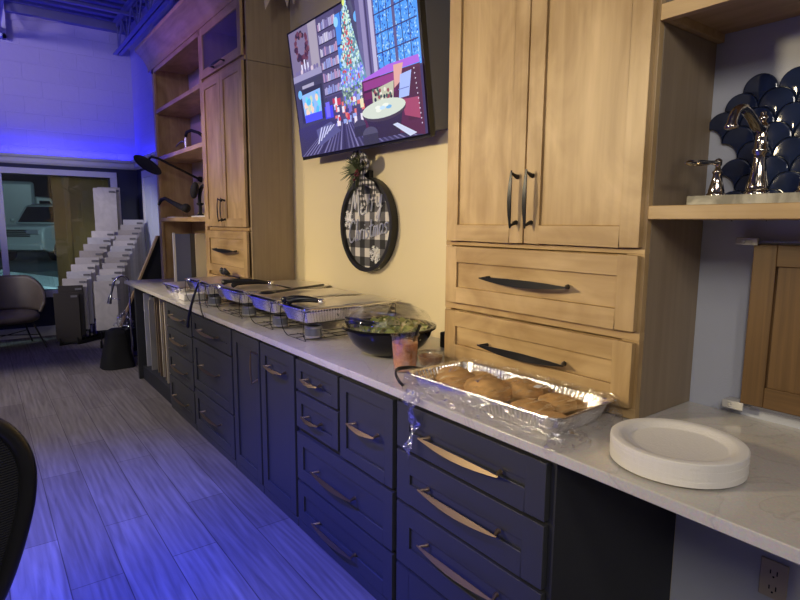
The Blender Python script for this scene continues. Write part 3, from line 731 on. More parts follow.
# rain shower head on its arm
t = thing('shower_head', (WX, 5.84, 1.94), 'large round black rain shower head on a long arm over the hutch shelf', 'shower head')
A = Vector((WX-.035, 5.82, 1.93)); B = Vector((1.43, 5.74, 2.095))
build('wall_flange', MB().cyl((WX-.002, 5.83, 1.925), A, .03, .022, 24), M_matblack, t, smooth=40)
E1 = B+Vector((-.05, .03, .012)); E2 = Vector((1.375, 5.84, 2.06))
build('shower_arm', MB().tube([A, A.lerp(B, .5), B, E1, E1.lerp(E2, .6)+Vector((-.012, 0, .006)), E2], .011, 12), M_matblack, t, smooth=60)
ax = Vector((.55, .16, .78)).normalized(); q = Vector((0, 0, 1)).rotation_difference(ax).to_matrix()
build('shower_disc', MB().lathe([(0, .022), (.018, .02), (.022, .004), (.135, -.004), (.14, -.010), (.135, -.016), (0, -.016)], E2-ax*.02, 40, q), M_matblack, t, smooth=40)
# fixtures on the lower shelf
sz = 1.542
t = thing('hand_shower', (1.58, 5.45, sz), 'black hand shower wand lying on a clear stand, left on the lower hutch shelf', 'hand shower')
build('stand', MB().prism([(-.05, 0), (.05, 0), (.02, .075), (-.02, .075)], lambda u, v, d: (1.60+d, 5.50+u, sz+v), -.02, .02), M_acrylic, t)
build('wand', MB().tube([(1.49, 6.03, sz+.13), (1.50, 5.97, sz+.175), (1.51, 5.86, sz+.185), (1.53, 5.68, sz+.14), (1.56, 5.54, sz+.10), (1.58, 5.44, sz+.08)], [.013, .017, .018, .020, .027, .030], 14), M_matblack, t, smooth=60)
build('wand_tip', MB().blob((1.58, 5.43, sz+.085), .042, .055, .042), M_matblack, t, smooth=180)
t = thing('bath_faucet', (1.66, 5.1, sz), 'black goose-neck faucet with two cross posts on a white plate, lower hutch shelf', 'faucet')
build('base_plate', MB().box(1.58, 1.76, 4.80, 5.28, sz, sz+.014), M_white, t, bevel=.003)
pts = [(1.66, 5.02, sz+.014)]+[(1.66, 5.02+.13*(1-math.cos(a)), sz+.15+.13*math.sin(a)) for a in [PI*k/10 for k in range(10)]]+[(1.66, 5.285, sz+.13)]
build('spout', MB().tube(pts, .016, 14), M_matblack, t, smooth=60)
for y in (4.92, 5.14):
    h = build('valve', MB().lathe([(0, 0), (.03, 0), (.03, .01), (.014, .02), (.014, .09), (.03, .098), (.03, .112), (0, .115)], (1.62, y, sz+.014), 18), M_matblack, t, smooth=40)
build('lever', MB().blob((1.60, 5.22, sz+.24), .035, .085, .05, 18, 10, M=Matrix.Rotation(-.9, 3, 'X')), M_matblack, t, smooth=60)
t = thing('tub_spout', (1.72, 4.78, sz), 'small black wall spout mounted on the back of the hutch above the faucet', 'spout')
build('spout_body', MB().tube([(WX-.004, 5.02, sz+.33), (1.80, 5.02, sz+.33), (1.74, 5.02, sz+.31), (1.72, 5.02, sz+.27)], [.03, .022, .02, .02], 14), M_matblack, t, smooth=60)
tag(build('sample_tile', MB().box(1.55, 1.68, 5.72, 5.98, sz-.0005, sz+.008), M_white, bevel=.002), 'small white tile lying at the left of the lower hutch shelf', 'tile')
# fixtures on the middle shelf
sz = 2.1415
t = thing('kitchen_faucet', (1.66, 5.3, sz), 'black high-arc faucet on the middle hutch shelf', 'faucet')
build('faucet_body', MB().lathe([(0, 0), (.03, 0), (.028, .02), (.02, .05), (.018, .16), (0, .165)], (1.70, 5.17, sz), 18), M_matblack, t, smooth=40)
build('spout', MB().tube([(1.70, 5.17, sz+.10), (1.68, 5.30, sz+.16), (1.66, 5.44, sz+.195), (1.65, 5.54, sz+.19), (1.65, 5.58, sz+.16)], .014, 12), M_matblack, t, smooth=60)
t = thing('tall_fixture', (1.72, 5.1, sz), 'tall dark sculpted fixture standing against the right of the middle hutch shelf', 'fixture')
build('fixture_body', MB().lathe([(0, 0), (.06, 0), (.065, .03), (.05, .08), (.055, .16), (.045, .24), (.03, .32), (.012, .345), (0, .35)], (1.77, 5.02, sz), 20, sy=.8), M_blackpl, t, smooth=60)
t = thing('small_faucet', (1.64, 5.65, sz), 'small brushed nickel post faucet with lever on the middle hutch shelf', 'faucet')
build('post', MB().lathe([(0, 0), (.02, 0), (.02, .008), (.012, .012), (.012, .135), (0, .14)], (1.63, 5.52, sz), 16), M_steel, t, smooth=40)
build('lever', MB().tube([(1.63, 5.52, sz+.10), (1.63, 5.64, sz+.115), (1.63, 5.78, sz+.10), (1.63, 5.82, sz+.09)], [.010, .008, .008, .006], 10), M_steel, t, smooth=60)

# hanging paper star leaves above the tv corner
t = thing('paper_garland', (1.66, 3.5, 2.95), 'cluster of pale paper leaves hanging at the top between hutch and tv', 'garland')
def leaf(base, tip, w, nrm):
    base, tip, nrm = map(Vector, (base, tip, nrm)); d = tip-base; s = d.cross(nrm).normalized()*w
    m = base+d*.45
    return [base, m+s, tip, m-s, m+nrm.normalized()*w*.35]
LV = [((1.62, 3.55, 3.06), (1.600, 3.60, 2.855), .035), ((1.66, 3.52, 3.06), (1.66, 3.56, 2.93), .03), ((1.71, 3.52, 3.08), (1.745, 3.58, 2.895), .03), ((1.74, 3.52, 3.08), (1.785, 3.56, 2.915), .025), ((1.70, 3.55, 3.08), (1.70, 3.6, 2.955), .028), ((1.60, 3.5, 3.07), (1.545, 3.55, 2.955), .03), ((1.78, 3.45, 3.06), (1.825, 3.45, 2.96), .03), ((1.66, 3.5, 3.06), (1.6, 3.45, 3.2), .03), ((1.7, 3.5, 3.06), (1.76, 3.48, 3.2), .03)]
for b, tp, w in LV:
    vs = leaf(b, tp, w, (-.4, -1, 0))
    build('paper_leaf', MB().add(vs, [(0, 1, 4), (1, 2, 4), (2, 3, 4), (3, 0, 4)]), flat('cream_paper', srgb(206, 188, 160), .8), t, solid=.0015)
build('hanging_wire', MB().cyl((1.69, 3.5, 3.06), (1.69, 3.5, CEIL-.037), .003, n=8), M_steel, t)

# ------------------------------------------------------------------ television
TA = math.radians(7.3); TB = Vector((1.75, 3.40, 1.918)); TU = Vector((-math.sin(TA), 0, math.cos(TA))); TN = Vector((-math.cos(TA), 0, -math.sin(TA)))
TW, TH = 1.30, .757
def tp(u, v, d=0): return TB+Vector((0, -TW*u, 0))+TU*(TH*v)+TN*d
tv = thing('television', (1.80, 2.75, 1.918), 'large wall television tilted forward, showing a decorated living room', 'television')
def tbox(mb, u0, u1, v0, v1, d0, d1, mi=0): return mb.add([tp(u, v, d) for u in (u0, u1) for v in (v0, v1) for d in (d0, d1)], [(0, 1, 3, 2), (4, 6, 7, 5), (0, 4, 5, 1), (2, 3, 7, 6), (0, 2, 6, 4), (1, 5, 7, 3)], mi)
build('tv_case', tbox(MB(), 0, 1, -.016, 1, -.03, -.002), flat('tv_case_black', (.012, .012, .013, 1), .35), tv, bevel=.003)
mb = MB()
for a in ((0, 1, -.02, .004), (0, 1, .988, 1), (0, .007, 0, 1), (.988, 1, 0, 1)): tbox(mb, a[0], a[1], a[2], a[3], -.004, .003)
build('bezel', mb, M_blackpl, tv)
a, b2 = tp(0, .02, -.03), tp(0, .98, -.03)
mb = MB().prism([(a.x, a.z), (WX-.001, a.z+.012), (WX-.001, b2.z-.02), (b2.x, b2.z)], lambda u, v, d: (u, d, v), TB.y-.06, TB.y-TW)
build('rear_housing', mb, flat('dark_grey_housing', srgb(96, 100, 110), .55), tv, bevel=.004)
# picture shown on the screen: flat coloured shapes on the screen surface
pal = {}
pm = []
def pc(r, g, b):
    k = (r, g, b)
    if k not in pal:
        pal[k] = len(pm); pm.append(emis('screen_%d_%d_%d' % k, srgb(r, g, b), 1.05))
    return pal[k]
mb = MB(); lay = [0.0003]
def poly(P, col):
    lay[0] += .000012
    mb.add([tp(u, v, lay[0]) for u, v in P], [tuple(range(len(P)))], pc(*col))
def rect(u0, u1, v0, v1, col): poly([(u0, v0), (u1, v0), (u1, v1), (u0, v1)], col)
def disc(u, v, ru, rv, col, n=14): poly([(u+ru*math.cos(2*PI*k/n), v+rv*math.sin(2*PI*k/n)) for k in range(n)], col)
rnd = random.Random(3)
rect(.006, .99, .0, .99, (74, 66, 106))
rect(.01, .28, .60, .99, (128, 116, 150)); rect(.20, .275, .62, .99, (170, 160, 178))
for k in range(60):
    a = rnd.uniform(0, 2*PI); rr = rnd.uniform(.75, 1.15)
    disc(.125+.055*rr*math.cos(a), .85+.105*rr*math.sin(a), .013, .02, rnd.choice(((74, 40, 66), (104, 58, 78), (56, 40, 60), (132, 84, 96))), 7)
for k in range(3): rect(.10+k*.03, .112+k*.03, .66, .72+.03*(k % 2), (230, 226, 255))
for k in range(9): disc(.05+k*.025, .665, .012, .02, rnd.choice(((190, 70, 80), (120, 110, 160), (220, 200, 220))), 7)
rect(.004, .31, .60, .65, (158, 152, 190)); rect(.015, .305, .588, .602, (70, 66, 100))
rect(.015, .30, .235, .59, (66, 64, 88)); rect(.05, .27, .27, .53, (48, 46, 66)); rect(.085, .20, .535, .56, (176, 170, 196))
poly([(.067, .49), (.25, .50), (.243, .29), (.078, .29)], (150, 190, 250))
for k in range(26): disc(rnd.uniform(.09, .23), rnd.uniform(.34, .47), .015, .03, rnd.choice(((250, 214, 190), (110, 220, 240), (200, 220, 190), (236, 190, 200), (90, 190, 240))), 6)
rect(.078, .243, .27, .33, (80, 84, 250)); disc(.055, .50, .02, .035, (120, 190, 250))
rect(.285, .44, .41, .985, (86, 78, 118))
for i in range(6):
    v = .43+i*.092; rect(.288, .437, v-.008, v, (40, 36, 60))
    u = .292
    while u < .43:
        w_ = rnd.uniform(.006, .014); rect(u, u+w_, v, v+rnd.uniform(.045, .066), rnd.choice(((176, 170, 214), (206, 200, 226), (128, 118, 170), (150, 160, 220), (188, 150, 190)))); u += w_+.002
rect(.44, .53, .43, .94, (76, 142, 236)); rect(.44, .53, .72, .735, (60, 60, 120)); rect(.482, .49, .43, .94, (60, 70, 140))
disc(.447, .89, .018, .035, (150, 214, 255)); disc(.60, .86, .018, .035, (110, 180, 255))
rect(.60, .73, .44, .96, (104, 96, 146)); rect(.63, .66, .44, .96, (150, 140, 186)); rect(.69, .715, .44, .93, (190, 184, 220)); rect(.665, .675, .44, .96, (70, 62, 104))
rect(.725, .985, .42, .955, (84, 158, 248))
for k in range(700): disc(rnd.uniform(.73, .98), rnd.uniform(.44, .94), rnd.uniform(.002, .005), rnd.uniform(.004, .010), rnd.choice(((140, 196, 255), (48, 96, 214), (96, 168, 250), (40, 76, 170), (176, 220, 255))), 6)
for u in (.765, .81, .895, .94): rect(u, u+.004, .43, .955, (52, 56, 110))
rect(.845, .862, .42, .955, (98, 92, 140))
for v in (.56, .68, .80, .91): rect(.725, .985, v, v+.008, (58, 62, 120))
poly([(.535, .995), (.548, .95), (.655, .40), (.445, .40)], (112, 150, 176))
rect(.45, .64, .30, .42, (96, 112, 120))
for k in range(130): disc(rnd.uniform(.455, .635), rnd.uniform(.30, .43), .007, .012, rnd.choice(((140, 170, 150), (196, 214, 200), (70, 84, 96), (120, 120, 236), (90, 120, 110))), 6)
for k in range(620):
    v = .43+.55*rnd.random()**1.3; hw = .098*(1-(v-.43)/.57)+.004; u = .54-(.0 if v > .5 else .0)+rnd.uniform(-hw, hw)
    c_ = rnd.choice(((200, 236, 214), (150, 196, 226), (96, 140, 150), (222, 240, 220), (70, 110, 120), (190, 220, 250)) if v > .55 else ((110, 120, 250), (150, 150, 240), (200, 210, 250), (120, 190, 200)))
    disc(u, v, .006, .011, c_, 6)
for k in range(46):
    v = .45+.45*rnd.random(); hw = .075*(1-(v-.43)/.57); disc(.54+rnd.uniform(-hw, hw), v, .006, .011, (204, 84, 96), 6)
disc(.54, .975, .010, .022, (226, 240, 130))
poly([(.022, .23), (.30, .25), (.60, .17), (.99, .0), (.02, .005)], (60, 54, 92))
for k in range(26): u = .03+k*.036; poly([(u, .005), (u+.014, .005), (.30+.35*(u), .20), (.295+.35*u, .20)], rnd.choice(((92, 86, 130), (52, 46, 80), (110, 104, 150), (126, 120, 168))))
poly([(.616, .425), (.99, .42), (.99, .0), (.60, .10)], (88, 36, 72)); poly([(.616, .425), (.99, .425), (.985, .47), (.80, .475), (.64, .44)], (176, 104, 226))
rect(.625, .84, .36, .415, (150, 62, 136)); rect(.625, .84, .30, .345, (112, 40, 84)); rect(.625, .84, .345, .36, (64, 24, 54)); rect(.90, .985, .10, .40, (78, 32, 62)); poly([(.87, .24), (.97, .23), (.97, .10), (.88, .14)], (164, 70, 104))
for k in range(12): disc(.955+.002*k, .40-.03*k, .003, .005, (230, 220, 240), 6)
poly([(.835, .46), (.895, .455), (.87, .35), (.83, .32)], (226, 170, 160)); poly([(.871, .39), (.94, .397), (.914, .25), (.852, .25)], (170, 190, 250)); rect(.853, .918, .30, .306, (116, 128, 200))
poly([(.681, .346), (.829, .369), (.817, .249), (.68, .268)], (196, 196, 170))
for k in range(26): disc(rnd.uniform(.69, .81), rnd.uniform(.27, .35), .008, .014, rnd.choice(((70, 96, 84), (40, 44, 60), (236, 230, 214), (150, 70, 80))), 6)
for k in range(50): rect(*(lambda u, v: (u, u+rnd.uniform(.01, .03), v, v+rnd.uniform(.02, .05)))(rnd.uniform(.37, .60), rnd.uniform(.16, .36)), rnd.choice(((196, 60, 74), (236, 226, 240), (120, 110, 200), (230, 120, 110), (150, 170, 230), (70, 60, 110))))
rect(.59, .615, .26, .32, (238, 226, 180)); rect(.30, .37, .25, .34, (74, 70, 240)); rect(.31, .345, .26, .37, (120, 110, 250))
poly([(.62, .18), (.87, .18), (.84, .03), (.66, .03)], (52, 40, 66)); disc(.57, .14, .045, .045, (70, 66, 90), 18); rect(.525, .615, .07, .14, (52, 48, 70)); disc(.64, .07, .055, .05, (84, 80, 104), 18); rect(.585, .695, .0, .07, (58, 54, 76)); disc(.744, .200, .147, .064, (70, 58, 72), 24); disc(.744, .215, .147, .058, (214, 222, 206), 24)
for k in range(7): disc(.66+rnd.random()*.16, .20+rnd.random()*.035, .02, .012, rnd.choice(((120, 180, 230), (196, 226, 250), (90, 110, 170), (240, 244, 230))), 8)
poly([(.20, .19), (.34, .225), (.42, .143), (.22, .06)], (92, 90, 140))
for k in range(5): poly([(.20+.028*k, .08+.02*k), (.212+.028*k, .08+.02*k), (.26+.028*k, .20), (.248+.028*k, .20)], (206, 206, 240))
poly([(.80, .10), (.83, .105), (.944, .02), (.902, .006)], (206, 214, 240)); 
mb.add([tp(u, v, .0001) for u, v in ((.004, 0), (.992, 0), (.992, .992), (.004, .992))], [(0, 1, 2, 3)], 0)
build('screen', mb, pm, tv)

# ------------------------------------------------------------------ round christmas sign
SC = Vector((WX, 2.778, 1.487)); SR = .262
t = thing('wall_sign', (WX, 2.778, 1.215), 'round gingham Merry Christmas sign with a bow, hung on the cream wall', 'sign')
My = Matrix(((0, 0, -1), (0, 1, 0), (1, 0, 0)))          # local z -> -x
face = build('sign_face', MB().lathe([(0, .022), (SR-.002, .022), (SR-.002, .004), (0, .004)], SC, 64, My), M_gingham, t, smooth=40)
build('sign_rim', MB().lathe([(SR-.012, .002), (SR+.012, .002), (SR+.012, .045), (SR-.012, .045)], SC, 72, My, closed_prof=True), M_black, t, smooth=40)
build('hanger_tab', MB().box(WX-.03, WX-.002, 2.745, 2.81, 1.745, 1.80), M_black, t, bevel=.004)
# handwritten lettering, each word one raised stroke mesh
GL = {'M': [[(0, 0), (.12, .55), (.22, 1), (.34, .35), (.5, 1), (.58, .5), (.66, .02)]],
      'e': [[(.02, .22), (.3, .32), (.26, .5), (.1, .48), (.04, .2), (.16, .02), (.36, .1)]],
      'r': [[(.04, 0), (.08, .46)], [(.08, .3), (.18, .46), (.3, .42)]],
      'y': [[(.04, .46), (.08, .14), (.22, .1), (.34, .44)], [(.34, .44), (.3, -.1), (.2, -.42), (.04, -.3), (.2, -.1), (.4, .05)]],
      'C': [[(.56, .82), (.4, 1), (.16, .82), (.06, .4), (.2, .04), (.42, .02), (.58, .18)]],
      'h': [[(.06, 0), (.1, .6), (.12, 1)], [(.08, .28), (.2, .46), (.28, .36), (.3, 0)]],
      'i': [[(.06, 0), (.08, .44)], [(.09, .62), (.1, .66)]],
      's': [[(.28, .42), (.12, .46), (.08, .32), (.24, .2), (.22, .04), (.04, .04)]],
      't': [[(.12, .8), (.1, .2), (.18, .02), (.28, .06)], [(.0, .5), (.28, .54)]],
      'm': [[(.04, 0), (.06, .46)], [(.06, .34), (.16, .46), (.22, .36), (.22, 0)], [(.22, .34), (.34, .46), (.4, .36), (.42, .02)]],
      'a': [[(.3, .42), (.12, .46), (.04, .2), (.14, .02), (.28, .16), (.3, .42), (.3, .1), (.38, .02)]]}
ADV = {'M': .76, 'e': .40, 'r': .34, 'y': .44, 'C': .64, 'h': .40, 'i': .20, 's': .36, 't': .32, 'm': .52, 'a': .42}
def cat(P, k=5):
    P = [Vector((p[0], p[1])) for p in P]; out = []
    for i in range(len(P)-1):
        a, b, c, d = P[max(i-1, 0)], P[i], P[i+1], P[min(i+2, len(P)-1)]
        for j in range(k):
            s = j/k; out.append(.5*((2*b)+(c-a)*s+(2*a-5*b+4*c-d)*s*s+(3*b-a-3*c+d)*s**3))
    return out+[P[-1]]
def word(txt, y, z, sc, slope, r):
    mb = MB(); x = 0
    for ch in txt:
        for st in GL[ch]:
            pts = [(WX-.026, y-(x+p.x+.12*p.y)*sc, z+p.y*sc*1.1+slope*(x+p.x)*sc) for p in cat(st)]
            mb.tube(pts, r, 6)
        x += ADV[ch]
    return mb
M_script = flat('white_script', srgb(244, 242, 240), .3, 0)
build('lettering_merry', word('Merry', 2.965, 1.515, .150, .22, .0055), M_script, t, smooth=60)
build('lettering_christmas', word('Christmas', 2.985, 1.375, .118, .17, .005), flat('silver_blue_script', srgb(190, 192, 208), .3, 0), t, smooth=60)
def flake(y, z, r):
    mb = MB()
    for k in range(6):
        a = k*PI/3+.2; dy, dz = math.cos(a), math.sin(a); C0 = Vector((WX-.025, y, z))
        mb.tube([C0, C0+Vector((0, dy*r, dz*r))], r*.08, 6)
        for f_ in (.45, .72):
            q = C0+Vector((0, dy*r*f_, dz*r*f_))
            for s in (-1, 1):
                b = a+s*.9; mb.tube([q, q+Vector((0, math.cos(b)*r*.32, math.sin(b)*r*.32))], r*.06, 6)
    return mb
for y, z, r in ((2.985, 1.52, .055), (2.70, 1.32, .05), (2.665, 1.268, .032)):
    build('snowflake', flake(y, z, r), M_script, t, smooth=60)
# bow and greenery
mb = MB()
def ribbon(P, w, mi=0, up=(0, 0, 1)):
    P = [Vector(p) for p in P]; vs = []
    for i, p in enumerate(P):
        tt = (P[min(i+1, len(P)-1)]-P[max(i-1, 0)]).normalized(); s = tt.cross(Vector((-1, .15, .1))).normalized()*w
        vs += [p+s, p-s]
    return vs, [(2*i, 2*i+1, 2*i+3, 2*i+2) for i in range(len(P)-1)]
k0 = (WX-.06, 2.79, 1.80)
for P in ([k0, (WX-.09, 2.84, 1.86), (WX-.08, 2.80, 1.905), (WX-.06, 2.77, 1.86), k0], [k0, (WX-.10, 2.72, 1.87), (WX-.08, 2.69, 1.83), (WX-.06, 2.74, 1.80), k0], [k0, (WX-.07, 2.74, 1.74), (WX-.06, 2.66, 1.70), (WX-.07, 2.645, 1.62)], [k0, (WX-.06, 2.80, 1.72), (WX-.07, 2.78, 1.66), (WX-.06, 2.735, 1.59)]):
    v_, f_ = ribbon(spl3(P), .021); mb.add(v_, f_)
M_ribbon = gingham_mat(); M_ribbon.name = 'gingham_ribbon'
for n_ in M_ribbon.node_tree.nodes:
    if n_.type == 'MATH' and n_.operation == 'MULTIPLY_ADD': n_.inputs[1].default_value = 1/.03
build('bow', mb, M_ribbon, t, smooth=180, solid=.001)
mb = MB()
for k in range(150):
    a = rnd.gauss(2.6, .9); L_ = rnd.uniform(.06, .16)
    b = Vector((WX-.05-rnd.random()*.03, 2.80, 1.79)); e = b+Vector((-rnd.uniform(0, .05), -math.cos(a)*L_, math.sin(a)*L_*.8-.02))
    mid = b.lerp(e, .55)+Vector((0, 0, .012))
    mb.tube([b, mid, e], [.0018, .0032, .0008], 5, flat_=.5)
build('greenery', mb, flat('pine_green', srgb(74, 82, 46), .6), t, smooth=60)
mb = MB()
for k in range(7): mb.blob((WX-.10, 2.775+rnd.uniform(-.03, .03), 1.775+rnd.uniform(-.03, .03)), .008, .008, .008, 10, 6)
build('berries', mb, flat('dark_red_berry', srgb(96, 26, 30), .3), t, smooth=180)

# ------------------------------------------------------------------ foil pans in chafing stands
def rrect(hx, hy, r, n=10):
    P = []
    for cx, cy, a0 in ((hx-r, hy-r, 0), (-hx+r, hy-r, 90), (-hx+r, -hy+r, 180), (hx-r, -hy+r, 270)):
        for k in range(n): a = math.radians(a0+90*k/(n-1)); P.append((cx+r*math.cos(a), cy+r*math.sin(a)))
    out = []
    for i in range(len(P)):                                  # resample densely
        a, b = Vector(P[i]), Vector(P[(i+1) % len(P)]); m = max(1, int((b-a).length/.004))
        out += [a.lerp(b, j/m) for j in range(m)]
    return out
def foil_pan(name, cx, cy, z0, hx, hy, h, parent, rot=0, rib=.0022, lip=.012, flare=.022):
    """ribbed aluminium tray, open at the top"""
    R = Matrix.Rotation(rot, 2)
    mb = MB(); rings = []
    lv = [(-flare-.004, 0, 0), (-flare, .003, .4), (-flare*.5, h*.5, 1), (-.001, h-.006, 1), (0, h-.004, 0), (lip, h, 0), (lip+.002, h-.004, 0), (lip-.002, h-.006, 0)]
    base = rrect(hx-lip, hy-lip, .035)
    n = len(base)
    for off, z, rb in lv:
        ring = []
        for k, p in enumerate(base):
            q = Vector((p.x*(hx-lip+off)/(hx-lip), p.y*(hy-lip+off)/(hy-lip)))
            d = q.normalized()*(rib*rb*(1 if (k//2) % 2 else -1))
            q = R @ (q+d)
            ring.append((cx+q.x, cy+q.y, z0+z))
        rings.append(ring)
    vs = [p for r_ in rings for p in r_]; fs = [(i*n+k, i*n+(k+1) % n, (i+1)*n+(k+1) % n, (i+1)*n+k) for i in range(len(rings)-1) for k in range(n)]
    fs.append(tuple(range(n))[::-1])
    mb.add(vs, fs)
    return build(name, mb, M_foil, parent, smooth=30)
M_wire = flat('black_wire', (.03, .03, .032, 1), .35, .6)
M_can = flat('fuel_can_steel', (.62, .63, .66, 1), .28, 1.0)
M_canlabel = flat('fuel_can_label', srgb(132, 136, 148), .35, .6)
def chafing_stand(x0, x1, y0, y1, zr, label):
    t = thing('chafing_stand', ((x0+x1)/2, (y0+y1)/2, TOPZ), label, 'chafing stand', 'wire chafing stands on the counter')
    r = .0021; zb = TOPZ+r
    mb = MB(); e = .012
    mb.tube([(x0, y0, zr), (x1, y0, zr), (x1, y1, zr), (x0, y1, zr)], r, 8, closed=True)
    for f_ in (.35, .65): mb.tube([(x0+(x1-x0)*f_, y0, zr-.03), (x0+(x1-x0)*f_, y1, zr-.03)], r, 8)
    build('top_frame', mb, M_wire, t, smooth=60)
    for sx, X in ((-1, x0), (1, x1)):
        mb = MB()
        mb.tube(spl3([(X, y0, zr), (X+sx*.004, y0+.004, zr-.05), (X+sx*.0, y0+.02, TOPZ+.04), (X-sx*.02, y0+.035, zb), (X-sx*.02, (y0+y1)/2, zb), (X-sx*.02, y1-.035, zb), (X, y1-.02, TOPZ+.04), (X+sx*.004, y1-.004, zr-.05), (X, y1, zr)], 5), r, 8)
        build('leg_frame', mb, M_wire, t, smooth=60)
    mb = MB()
    for f_ in (.2, .5, .8): mb.tube([(x0+.02, y0+(y1-y0)*f_, zb+2*r), (x1-.02, y0+(y1-y0)*f_, zb+2*r)], r, 8)
    for f_ in (.12, .25, .38, .62, .75, .88): mb.tube([(x0+(x1-x0)*f_, y0+.05, zb+4*r), (x0+(x1-x0)*f_, y1-.05, zb+4*r)], r*.8, 8)
    build('fuel_shelf', mb, M_wire, t, smooth=60)
    return t
def fuel_can(x, y, label):
    z = TOPZ+.0145
    t = thing('fuel_can', (x, y, z), label, 'fuel can', 'fuel cans under the foil pans')
    build('can', MB().lathe([(0, 0), (.041, 0), (.0425, .002), (.0425, .056), (.040, .058), (.038, .056), (.038, .050), (0, .050)], (x, y, z), 32), M_can, t, smooth=40)
    build('can_label', MB().lathe([(.0428, .010), (.0430, .010), (.0430, .046), (.0428, .046)], (x, y, z), 32, closed_prof=True), M_canlabel, t, smooth=40)
    build('gel', MB().lathe([(0, .053), (.0375, .053), (.0375, .0505), (0, .0505)], (x, y, z), 24), M_matblack, t, smooth=40)
def pan_lid(x0, x1, y0, y1, z, parent, seed):
    def f(u, v):
        x = x0+(x1-x0)*u; y = y0+(y1-y0)*v
        e = min(u, 1-u, v, 1-v)
        w = .0035*mnoise.noise(Vector((x*9+seed, y*9, 0)))+.007*mnoise.noise(Vector((x*3.5, y*4, seed*3)))
        return (x, y, z+.002+(.004 if e > .04 else 0)+w*(1 if e > .03 else .35)+.004*math.sin(PI*u)*math.sin(PI*v))
    return build('card_lid', MB().grid(f, 44, 40), M_lid, parent, smooth=180, solid=.0012, label='silver card lid with crimped edge')
PX0, PX1 = 1.225, 1.80
pans = [(PX0, PX1, 2.405, 2.705, 'nearest the salad bowl'), (PX0, PX1, 2.79, 3.14, 'second from the salad bowl'), (PX0, 1.545, 3.24, 3.72, 'third from the salad bowl at the counter front'),
        (1.20, 1.50, 3.80, 4.29, 'before the hutch drawers, fourth along the counter front'), (1.56, 1.845, 3.24, 3.72, 'at the wall behind the third front pan')]
ZR = 1.083
for i, (x0, x1, y0, y1, where) in enumerate(pans):
    chafing_stand(x0+.016, x1-.016, y0+.016, y1-.016, ZR-.016, 'wire chafing stand, pan %s' % where)
    t = thing('foil_pan', ((x0+x1)/2, (y0+y1)/2, ZR-.075), 'lidded foil pan %s' % where, 'foil pan', 'foil pans along the counter')
    foil_pan('pan_tray', (x0+x1)/2, (y0+y1)/2, ZR-.075, (x1-x0)/2, (y1-y0)/2, .075, t, rib=.0032)
    pan_lid(x0+.035, min(x1+.012, WX-.004), y0-.003, y1+.003, ZR, t, i+1)
    fuel_can(x0+.095, y0+.08, 'near fuel can, pan %s' % where)
    fuel_can(x1-.10, y1-.09, 'rear fuel can, pan %s' % where)
# low pan on the counter itself, farthest away
t = thing('foil_pan', (1.34, 4.61, TOPZ), 'ribbed foil pan standing directly on the counter, farthest from the salad bowl', 'foil pan', 'foil pans along the counter')
foil_pan('pan_tray', 1.34, 4.61, TOPZ+.001, .15, .235, .085, t, rib=.0032)
pan_lid(1.195, 1.49, 4.38, 4.84, TOPZ+.086, t, 9)
tag(build('napkin_box', MB().box(1.20, 1.36, 4.27, 4.42, TOPZ+.001, TOPZ+.05), M_paper, bevel=.004), 'low white paper box on the counter before the farthest foil pan', 'box')
# utensils on and by the pans
def tongs(pA, apex, pB, label, w=.010, up=(-1, 0, 0), r=.009):
    t = thing('serving_tongs', apex, label, 'tongs', 'black serving utensils')
    for P in (pA, pB):
        pts = spl3([apex, Vector(apex).lerp(Vector(P), .35)+Vector(up)*.012, Vector(apex).lerp(Vector(P), .75)+Vector(up)*.012, P], 5)
        rr = [r*.6+r*.5*math.sin(PI*min(1, k/(len(pts)-1)*1.0)) for k in range(len(pts)-3)]+[r*1.2, r*1.35, r*.7]
        arm = build('arm', MB().tube(pts, rr, 8, flat_=.5), M_blackpl, t, smooth=60)
    build('hinge', MB().blob(apex, r*1.4, r*1.4, r*1.2, 12, 8), M_chrome, t, smooth=180)
    return t
tongs((1.135, 3.98, .765), (1.185, 3.85, 1.10), (1.135, 3.62, .885), 'black tongs hanging open over the counter edge by the far foil pans', r=.009)
tongs((1.235, 2.66, 1.10), (1.37, 2.49, 1.104), (1.225, 2.58, 1.10), 'black tongs lying on the lid of the foil pan beside the salad bowl', up=(0, 0, 1), r=.014)
tongs((1.26, 3.62, 1.107), (1.50, 3.40, 1.110), (1.25, 3.42, 1.107), 'black tongs lying on the lid of the third foil pan from the salad bowl', up=(0, 0, 1), r=.013)
t = thing('serving_spoon', (1.5, 2.95, 1.105), 'long black serving spoon lying across the second foil pan from the salad bowl', 'spoon', 'black serving utensils')
build('spoon_handle', MB().tube([(1.72, 3.10, 1.112), (1.5, 3.0, 1.115), (1.30, 2.92, 1.112)], .007, 8, flat_=1.6), M_blackpl, t, smooth=60)
build('spoon_bowl', MB().blob((1.26, 2.90, 1.116), .05, .035, .010, 18, 8), M_blackpl, t, smooth=180)
t = thing('ladle_pair', (1.43, 4.07, 1.10), 'pair of round black ladle cups nested upright on the fourth foil pan lid', 'ladle')
for y in (4.10, 4.035):
    build('ladle_cup', MB().lathe([(0, -.012), (.018, -.008), (.03, .006), (.032, .022), (.029, .022), (.026, .008), (0, -.006)], (1.43, y, 1.131), 22, Matrix.Rotation(.9, 3, Vector((0, 1, 0)))), M_blackpl, t, smooth=60)
build('ladle_handle', MB().tube([(1.44, 4.0, 1.115), (1.46, 3.93, 1.112), (1.47, 3.86, 1.108)], .006, 8), M_blackpl, t, smooth=60)

